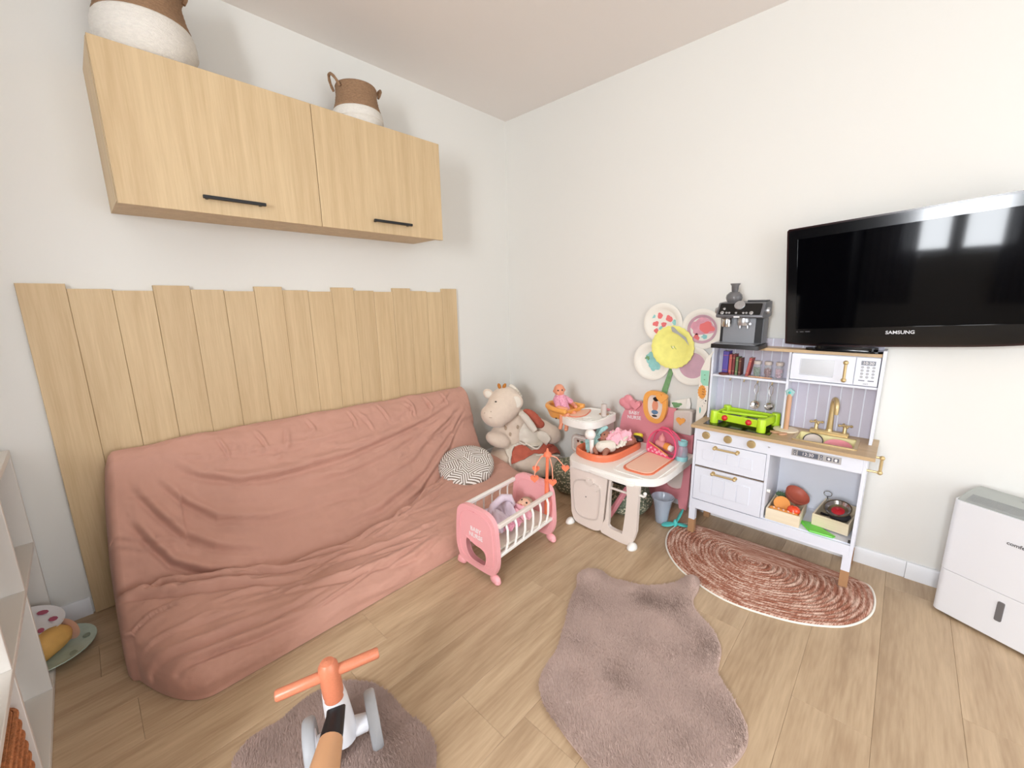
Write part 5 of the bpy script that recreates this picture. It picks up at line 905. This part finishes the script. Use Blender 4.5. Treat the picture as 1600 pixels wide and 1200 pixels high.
# ---------------------------------------------------------------- doll's crib
cr = thing('doll_crib', 'pink doll crib with white rails and coral mobile at the foot of the sofa', 'crib', (-1.05, -.99, 0))
def endp(x, ya, yb, face):
    w = (yb-ya); zt = .335; f = lambda a, b, t: (t, a, b)
    O = smoothline([(ya+.012, .245), (ya+.028, .298), (ya+.07, .324), ((ya+yb)/2, .328), (yb-.07, .324), (yb-.028, .298), (yb-.012, .245), (yb-.004, .12), (yb-.02, .06), (yb-.05, .035), ((ya+yb)/2, .03), (ya+.05, .035), (ya+.02, .06), (ya+.004, .12)], 4)
    cy = (ya+yb)/2; hl = smoothline([(cy+.062, .158), (cy+.066, .115), (cy+.045, .078), (cy+.01, .066), (cy-.04, .066), (cy-.062, .078), (cy-.066, .12), (cy-.045, .142), (cy+.005, .148), (cy+.04, .158)], 4)
    e = MB().prism(O, x-.011, x+.011, f, holes=[hl]).build('end_panel', 'plastic_pink', cr, bev=.008, seg=3)
    cy, cz = (ya+yb)/2, .185; I = [(cy+(a-cy)*.84, cz+(b-cz)*.84) for a, b in O]; I2 = [(cy+(a-cy)*.80, cz+(b-cz)*.80) for a, b in O]
    MB().prism(I, x-.0135, x+.0135, f, holes=[I2]).build('moulded_rim', 'plastic_pink', e, bev=.002)
    MB().prism([(cy+(a-cy)*1.14, .11+(b-.11)*1.14) for a, b in hl], x-.0135, x+.0135, f, holes=[hl]).build('hole_rim', 'plastic_pink', e, bev=.002)
    for y in (ya+.03, yb-.03): MB().ell((x, y, .022), (.016, .03, .022), 16, 10).ell((x, y+(.012 if y > cy else -.012), .014), (.016, .018, .014), 14, 8).build('foot', 'plastic_pink', e)
    return e
e1_ = endp(-1.262, -1.136, -.850, -1); e2_ = endp(-.838, -1.115, -.818, 1)
text('BABY\nNURSE', .030, 'letter_white', e1_, (-1.2735, -.995, .205), (0, -1, 0), (0, 0, 1), .0003, bold=.0004)
MB().lathe([(.004, 0), (.003, .002)], (-1.273, -.985, .305), 10, Matrix.Rotation(rad(-90), 3, 'Y')).build('screw', 'plastic_rose', e1_)
for side, (yA, yB) in enumerate(((-.866, -.838), (-1.122, -1.094))):
    P0, P1 = V((-1.252, yA, 0)), V((-.848, yB, 0)); d = (P1-P0).normalized(); nrm = V((-d.y, d.x, 0)); R = Matrix(((d.x, nrm.x, 0), (d.y, nrm.y, 0), (0, 0, 1)))
    mid = (P0+P1)/2; Ln = (P1-P0).length
    MB().obox(mid+V((0, 0, .278)), (Ln, .020, .020), R).build('top_rail', 'plastic_beige' if side else 'plastic_white', cr, bev=.005, seg=3)
    MB().obox(mid+V((0, 0, .137)), (Ln, .016, .016), R).build('bottom_rail', 'plastic_white', cr, bev=.004, seg=3)
    for i in range(6):
        q = P0+d*Ln*(i+.75)/6.5; out = nrm*(.012 if side == 0 else -.012)
        MB().tube([q+V((0, 0, .275)), q+out+V((0, 0, .245)), q+out+V((0, 0, .19)), q+V((0, 0, .137))], .0056 if side else .0045, 8).build('slat', 'plastic_white', cr)
MB().box(-1.25, -.85, -1.10, -.86, .128, .138).build('base_board', 'plastic_beige', cr); MB().box(-1.248, -.852, -1.098, -.863, .138, .150).build('mattress', 'cloth_cream', cr, bev=.004)
mp_ = MB().tube([(-.864, -1.076, .165), (-.864, -1.076, .30), (-.864, -1.077, .345)], [.0125, .011, .0105], 12).tube([(-.864, -1.077, .345), (-.862, -1.079, .48)], .0078, 12).lathe([(.010, 0), (.013, .004), (.013, .02), (.009, .024)], (-.864, -1.077, .33), 14); mp_.build('mobile_post', 'coral', cr)
cp_ = MB().lathe([(.021, 0), (.022, .004), (.017, .016), (.009, .022), (.006, .028), (.005, .038), (.001, .041)], (-.862, -1.079, .475), 20); cp_.build('mobile_cap', 'coral', cr)
for hx, hy, hz, s in ((-.895, -1.032, .405, .019), (-.925, -1.048, .368, .022), (-.83, -1.165, .425, .02), (-.895, -1.138, .365, .02)):
    a0 = V((-.862, -1.079, .482)); h = V((hx, hy, hz+.012)); d = V((hx-a0.x, hy-a0.y, 0))
    ar = MB().tube([a0, a0+d*.5+V((0, 0, -.008)), a0+d*.9+V((0, 0, -.045)), h], .0026, 7).build('mobile_arm', 'coral_light', cr)
    fw_ = V((-.74, -.67, 0)); rt = V((.67, -.74, 0)); MB().prism(heart(0, 0, s), -.006, .006, lambda a, b, t: V((hx, hy, hz))+rt*a+V((0, 0, b))+fw_*t).build('heart_pendant', 'coral', ar, bev=.004, seg=3)
doll('baby doll asleep in the pink crib under a pink and lilac blanket', 'skin_light',
     [((-.985, -.985, .178), (-1.08, -.985, .175), .030, .034), ((-.985, -1.015, .185), (-1.03, -1.045, .178), .012, .010), ((-.985, -.955, .185), (-1.03, -.935, .178), .012, .010), ((-1.08, -1.0, .172), (-1.15, -1.02, .17), .018, .014), ((-1.08, -.97, .172), (-1.15, -.95, .17), .018, .014)],
     (-.930, -.985, .196), .042, (-.35, -.2, .9), (1, 0, .2), [('romper', 'dress_pink', [((-.985, -.985, .18), (-1.08, -.985, .176), .033, .038), ((-1.08, -1.0, .174), (-1.13, -1.015, .172), .021, .018)]), ('hair_cap', 'plush_patch', [((-.912, -.985, .205), (-.912, -.98, .205), .036, .036)])])  # the cap on the head is the doll's blondish hair
bl_ = thing('doll_blanket', 'lilac grey doll blanket bunched in the middle of the pink crib', 'blanket', (-1.08, -.98, .2))
MB().grid(30, 60, lambda u, v: (V((lerp(-1.03, -1.17, v), lerp(-.91, -1.05, u), .205))+V((.012*sin(u*6), .010*sin(v*11), .022*sin(v*9+u*3)+.03*sin(u*pi)+.012*noise.noise(V((u*5, v*8, 3)))))), ).build('blanket_fabric', 'cloth_lilac', bl_, solid=.006, ang=180)
MB().tube([(-1.16, -.955, .215), (-1.12, -.95, .262), (-1.06, -.955, .285), (-1.02, -.965, .275), (-1.01, -.975, .24), (-1.05, -.985, .226)], [.012, .017, .019, .019, .017, .012], 12).build('rolled_edge', 'cloth_lilac', bl_)
sc_ = thing('doll_scarf', 'bright pink doll cloth across the chest of the sleeping doll', 'clothing', (-1.0, -1.0, .215))
MB().grid(30, 20, lambda u, v: V((lerp(-.975, -1.045, v), lerp(-.95, -1.085, u), .226+.008*sin(v*10)-.05*(u-.4)**2*1.4+.006*noise.noise(V((u*6, v*6, 1)))))).build('cloth_fabric', 'cloth_pink', sc_, solid=.004, ang=180)
MB().grid(24, 12, lambda u, v: V((lerp(-1.05, -1.14, u), lerp(-1.04, -1.085, v), .205+.008*sin(u*12)+.006*sin(v*5)))).build('hanging_corner', 'dress_pink', sc_, solid=.004, ang=180)

# ---------------------------------------------------------------- plush cow in the corner
OP = V((-.36, -.42, 0)); rr_ = V((.67, -.74, 0)).normalized(); ff_ = V((-.74, -.67, 0)).normalized()
pm = Matrix(((rr_.x, ff_.x, 0, OP.x), (rr_.y, ff_.y, 0, OP.y), (0, 0, 1, 0), (0, 0, 0, 1)))   # x to the viewer's right, y out of the corner
pw = thing('plush_cow', 'big beige plush cow sitting in the room corner behind the crib', 'plush toy', mx=pm)
b = MB()
b.ell((.04, -.12, .115), (.255, .20, .125), 28, 16); b.ell((-.115, -.02, .10), (.125, .135, .10), 20, 14); b.ell((.17, -.03, .09), (.13, .14, .09), 20, 14)   # seat and legs
b.ell((.01, -.14, .27), (.155, .12, .16), 24, 14); b.ell((.0, -.13, .37), (.125, .10, .09), 20, 12)                                             # torso
Rh = Matrix.Rotation(rad(28), 3, 'Y')
b.ell((-.095, -.045, .525), (.118, .105, .125), 26, 16, Rh); b.ell((-.165, .015, .455), (.098, .085, .075), 24, 14, Rh); b.ell((-.125, .0, .49), (.105, .09, .09), 20, 12, Rh)   # head, muzzle
b.ell((-.145, -.015, .275), (.092, .06, .055), 20, 14, Matrix.Rotation(rad(22), 3, 'Y')); b.caps((-.15, -.06, .31), (-.10, -.10, .35), .05, .05); b.ell((.225, -.085, .29), (.085, .07, .07), 20, 14, Matrix.Rotation(rad(30), 3, 'Y')); b.caps((.19, -.10, .33), (.10, -.12, .36), .055, .06)
body = b.build('body', 'plush_beige', pw, raw=True, remesh=.009, smooth=6)
BV = bvh(body)
def on_body(x, z, off=.002, d0=.5):
    # features are set out on the figure's front plane and carried back on to its curved surface
    q0 = pm @ V((x, 0, z)); dd = V((.672, .622, -.40)).normalized(); h = BV.ray_cast(q0-dd*.6, dd); n = None if h[0] is None else (h[1] if h[1].dot(ff_) > 0 else -h[1]); return None if n is None else (h[0]+n*off, n)
for x, z, nm, m, r in ((-.15, .543, 'eye', 'eye_dark', (.008, .004, .006)), (-.214, .548, 'eye', 'eye_dark', (.006, .004, .006)), (-.182, .468, 'nostril', 'plush_patch', (.004, .003, .004)), (-.225, .462, 'nostril', 'plush_patch', (.004, .003, .004)), (-.185, .425, 'mouth', 'plush_patch', (.012, .003, .002))):
    h = on_body(x, z, 0)
    if h: q = h[1].to_track_quat('Y', 'Z').to_matrix(); MB().ell(h[0], r, 10, 8, q).build(nm, m, pw)
def body_patch(nm, m, outline, off, parent, nsub=10, thick=.004, wob=0, seed=1):
    # cloth cut to an outline and laid over the plush body
    A = np.array(outline); lo, hi = A.min(0), A.max(0); g = MB(); idx = {}
    nx_ = max(3, int((hi[0]-lo[0])/(.0035 if nsub > 5 else .003))); nz_ = max(3, int((hi[1]-lo[1])/(.0035 if nsub > 5 else .003)))
    P = [(lerp(lo[0], hi[0], i/nx_), lerp(lo[1], hi[1], j/nz_)) for j in range(nz_+1) for i in range(nx_+1)]; ins = inpoly(np.array(P), outline)
    for k, (p, q) in enumerate(zip(P, ins)):
        if q:
            h = on_body(p[0], p[1], off)
            if h: idx[k] = len(g.v); z = wob*noise.noise(V((p[0]*22, p[1]*22, seed))); g.v.append(tuple(h[0]+h[1]*z))
    for j in range(nz_):
        for i in range(nx_):
            k = j*(nx_+1)+i; q = (k, k+1, k+nx_+2, k+nx_+1)
            if all(w in idx for w in q): g.f.append(tuple(idx[w] for w in q))
    if g.f:      # keep the one connected piece of cloth
        par = list(range(len(g.v)))
        def root(i):
            while par[i] != i: par[i] = par[par[i]]; i = par[i]
            return i
        for f in g.f:
            for w in f[1:]: par[root(w)] = root(f[0])
        cnt = {}
        for f in g.f: r = root(f[0]); cnt[r] = cnt.get(r, 0)+1
        best = max(cnt, key=cnt.get); g.f = [f for f in g.f if root(f[0]) == best]; keep = sorted({w for f in g.f for w in f}); mp = {w: k for k, w in enumerate(keep)}
        g.v = [g.v[w] for w in keep]; g.f = [tuple(mp[w] for w in f) for f in g.f]
        o = g.build(nm, m, parent, ang=180); d = o.modifiers.new('s', 'SMOOTH'); d.factor = .5; d.iterations = 8
        d = o.modifiers.new('t', 'SOLIDIFY'); d.thickness = thick; d.offset = 0; return o
for x, z in ((-.088, .366), (-.002, .372), (-.056, .32)):
    body_patch('spot', 'plush_patch', [(x-.016, z), (x-.010, z+.019), (x+.004, z+.021), (x+.013, z+.006), (x+.006, z-.017), (x-.008, z-.018)], .001, pw, 3, .002)
def ear(x, y, z, ang, s, lean):
    R = Matrix.Rotation(rad(ang), 3, 'Y') @ Matrix.Rotation(rad(lean), 3, 'X'); c = V((x, y, z))
    e = MB().ell(c, (.042*s, .014, .034*s), 18, 12, R).build('ear', 'plush_beige', pw, raw=True); MB().ell(c+R @ V((.002, .008, -.002)), (.033*s, .009, .026*s), 16, 10, R).build('inner_ear', 'cloth_cream', e, raw=True)
ear(-.010, .01, .556, 70, 1.3, 10); ear(-.205, -.04, .60, 40, .95, 0)
for x, a in ((-.128, -15), (-.093, 25)):
    R = Matrix.Rotation(rad(a), 3, 'Y'); MB().ell((x, -.03, .655), (.012, .011, .021), 14, 10, R).build('horn', 'plush_brown', pw, raw=True)
for i in range(8):  # curly forelock
    t = i/7; MB().ell((lerp(-.05, .015, t), -.075-.02*t, lerp(.643, .565, t**1.5)+.004), (.014, .013, .013), 10, 8).build('curl', 'cloth_cream', pw, raw=True)
qb = thing('blanket', 'rust and cream quilted blanket draped over the plush cow', 'blanket', tuple(OP))
body_patch('rust_side', 'rust', [(-.066, .085), (-.056, .15), (-.03, .215), (.005, .245), (.03, .235), (.09, .19), (.115, .195), (.165, .255), (.22, .268), (.28, .24), (.318, .175), (.23, .15), (.15, .16), (.11, .165), (.04, .125), (-.03, .098)], .016, qb, wob=.012, seed=3)
body_patch('cream_side', 'cloth_cream', [(.005, .36), (.04, .42), (.05, .40), (.09, .36), (.14, .362), (.205, .33), (.232, .29), (.205, .25), (.155, .222), (.12, .205), (.075, .215), (.045, .255), (.015, .275), (.0, .28)], .019, qb, wob=.010, seed=6)
body_patch('cream_trim', 'cloth_cream', [(-.062, .09), (-.085, .15), (-.10, .19), (-.07, .205), (-.04, .245), (-.005, .268), (.02, .255), (.025, .235), (-.015, .232), (-.04, .2), (-.056, .15)], .014, qb, wob=.005)
MB().tube([pm @ V((.02, .02, .475)), pm @ V((.05, .0, .435)), pm @ V((.09, .0, .38)), pm @ V((.12, .02, .345))], [.02, .026, .026, .018], 12).build('cream_fold', 'cloth_cream', qb)
rb = MB()
for i in range(7): t = i/6; rb.ell(pm @ V((.055+.105*t, -.06, .455-.085*t)), (.026, .026, .030+.024*sin(pi*t)), 14, 10)
rb.build('rust_shoulder', 'rust', qb, remesh=.006, smooth=3)
def binding(pts, off, r):      # padded edging that follows the plush body
    L_ = [on_body(x, z, off) for x, z in smoothline(pts, 6, False)]; MB().tube([h[0] for h in L_ if h], r, 8).build('cream_binding', 'cloth_cream', qb)
binding([(.005, .272), (.045, .245), (.085, .212), (.125, .195), (.16, .232)], .022, .0075); binding([(.115, .155), (.17, .148), (.24, .143), (.30, .155), (.325, .175)], .018, .007); binding([(-.064, .082), (-.068, .12), (-.055, .165), (-.035, .215), (-.01, .245)], .018, .008)
# ---------------------------------------------------------------- floral floor cushions
def pouf(lab, c, r, seed):
    t = thing('floor_cushion', lab, 'cushion', (c[0], c[1], 0), group='dark green floral floor cushions')
    def f(u, v):
        a = 2*pi*u; q = v*pi-pi/2; k = 1+.14*noise.noise(V((cos(a)*2, sin(a)*2, v*3+seed))); return V((c[0]+r[0]*k*cos(a)*abs(cos(q))**.6, c[1]+r[1]*k*sin(a)*abs(cos(q))**.6, max(.001, r[2]+r[2]*(1 if q > 0 else -1)*abs(sin(q))**.8)))
    MB().grid(40, 21, f, cu=True).build('cushion_cover', 'floral_green', t, ang=180)
    MB().tube([V((c[0]+r[0]*1.02*cos(a), c[1]+r[1]*1.02*sin(a), r[2])) for a in [2*pi*i/40 for i in range(40)]], .005, 6, closed=True).build('seam', 'floral_green', t)
pouf('dark green floral floor cushion between the plush cow and the nursery table', (-.30, -.83, 0), (.11, .125, .11), 1)
pouf('dark green floral floor cushion on the floor under the nursery table', (-.27, -1.225, 0), (.15, .118, .075), 5)
# ---------------------------------------------------------------- funnel toy and propeller
fu = thing('toy_funnel', 'translucent blue toy funnel on the floor beside the toy kitchen leg', 'toy', (-.27, -1.425, 0))
MB().lathe([(.001, .001), (.032, .001), (.034, .006), (.040, .07), (.050, .125), (.062, .15), (.060, .152), (.047, .127), (.037, .07), (.030, .008), (.001, .006)], (-.27, -1.425, 0), 32, cap=False).build('outer_cup', 'clear_blue', fu); MB().lathe([(.010, .006), (.010, .06), (.024, .075), (.026, .10), (.018, .115), (.001, .118)], (-.27, -1.425, 0), 24, cap=False).build('inner_cone', 'clear_blue', fu)
pr_ = thing('toy_propeller', 'teal plastic toy propeller lying on the floor by the toy kitchen leg', 'toy', (-.262, -1.51, 0)); c = V((-.275, -1.505, .022)); MB().lathe([(.011, -.016), (.013, 0), (.009, .018), (.002, .024)], c, 16).build('hub', 'teal', pr_)
for e, w in ((V((-.045, .055, -.012)), .024), (V((.02, -.06, -.004)), .018), (V((.015, -.03, .085)), .022)):
    R = e.to_track_quat('Z', 'Y').to_matrix(); MB().ell(c+e*.55, (w, .006, e.length*.5), 14, 10, R).build('blade', 'teal', pr_)
# ---------------------------------------------------------------- balance bike
bx = V((-2.052, -1.362, 0)); hd_ = (V((-1.973, -1.41, 0))-V((-2.176, -1.337, 0))).normalized()   # along the handlebar, to the right
fd = V((-hd_.y, hd_.x, 0)); fd = fd if fd.y > 0 else -fd      # forward, towards the sofa
bm2 = Matrix(((hd_.x, fd.x, 0, bx.x), (hd_.y, fd.y, 0, bx.y), (0, 0, 1, .020), (0, 0, 0, 1))) @ Matrix.Rotation(rad(-3.5), 4, 'Y')
bk_ = thing('balance_bike', 'white and orange toddler balance bike standing on the dark fur rug', 'balance bike', mx=bm2)
def wheel(x, y, r, w): 
    o = MB().lathe([(r*.55, -w*.42), (r*.93, -w*.5), (r, -w*.25), (r, w*.25), (r*.93, w*.5), (r*.55, w*.42)], (x, y, r), 36, Matrix.Rotation(rad(90), 3, 'Y')).build('wheel', 'wheel_grey', bk_, raw=True, bev=.003)
    MB().lathe([(.001, -w*.46), (r*.5, -w*.46), (r*.56, -w*.42), (r*.56, w*.42), (r*.5, w*.46), (.001, w*.46)], (x, y, r), 28, Matrix.Rotation(rad(90), 3, 'Y'), cap=False).build('hub', 'bike_white', o, raw=True)
for x in (-.078, .078): wheel(x, .045, .072, .03)
MB().tube([(-.062, .045, .072), (-.02, .045, .078), (.02, .045, .078), (.062, .045, .072)], [.022, .026, .026, .022], 16).build('axle_housing', 'bike_white', bk_, raw=True)
MB().tube([(0, .043, .07), (0, .026, .15), (0, .006, .23), (0, -.002, .262)], [.036, .033, .029, .026], 20).build('steering_column', 'bike_white', bk_, raw=True)
MB().lathe([(.0235, .245), (.0245, .25), (.0245, .325), (.0225, .342), (.016, .352), (.001, .356)], (0, -.004, 0), 24, cap=False).build('stem_sleeve', 'bike_orange', bk_, raw=True)
MB().tube([(-.118, -.004, .318), (-.114, -.004, .318), (.114, -.004, .318), (.118, -.004, .318)], [.011, .0135, .0135, .011], 16).build('handlebar', 'bike_orange', bk_, raw=True)
MB().tube([(0, -.006, .215), (-.004, -.03, .213), (-.014, -.065, .21), (-.02, -.085, .208)], [.022, .022, .0255, .026], 16).build('black_joint', 'black_plastic', bk_, raw=True, bev=.001)
MB().tube([(-.018, -.08, .208), (-.036, -.14, .206), (-.066, -.24, .20), (-.092, -.33, .19)], [.027, .033, .040, .036], 18).build('frame_beam', 'bike_tan', bk_, raw=True)
MB().ell((-.066, -.24, .228), (.055, .09, .02), 20, 12).build('saddle', 'bike_tan', bk_, raw=True)
MB().tube([(-.09, -.32, .19), (-.095, -.335, .12), (-.095, -.335, .07)], [.028, .022, .02], 14).tube([(-.14, -.335, .06), (-.05, -.335, .06)], .018, 14).build('rear_fork', 'bike_white', bk_, raw=True)
for x in (-.147, -.043): wheel(x, -.335, .06, .028)
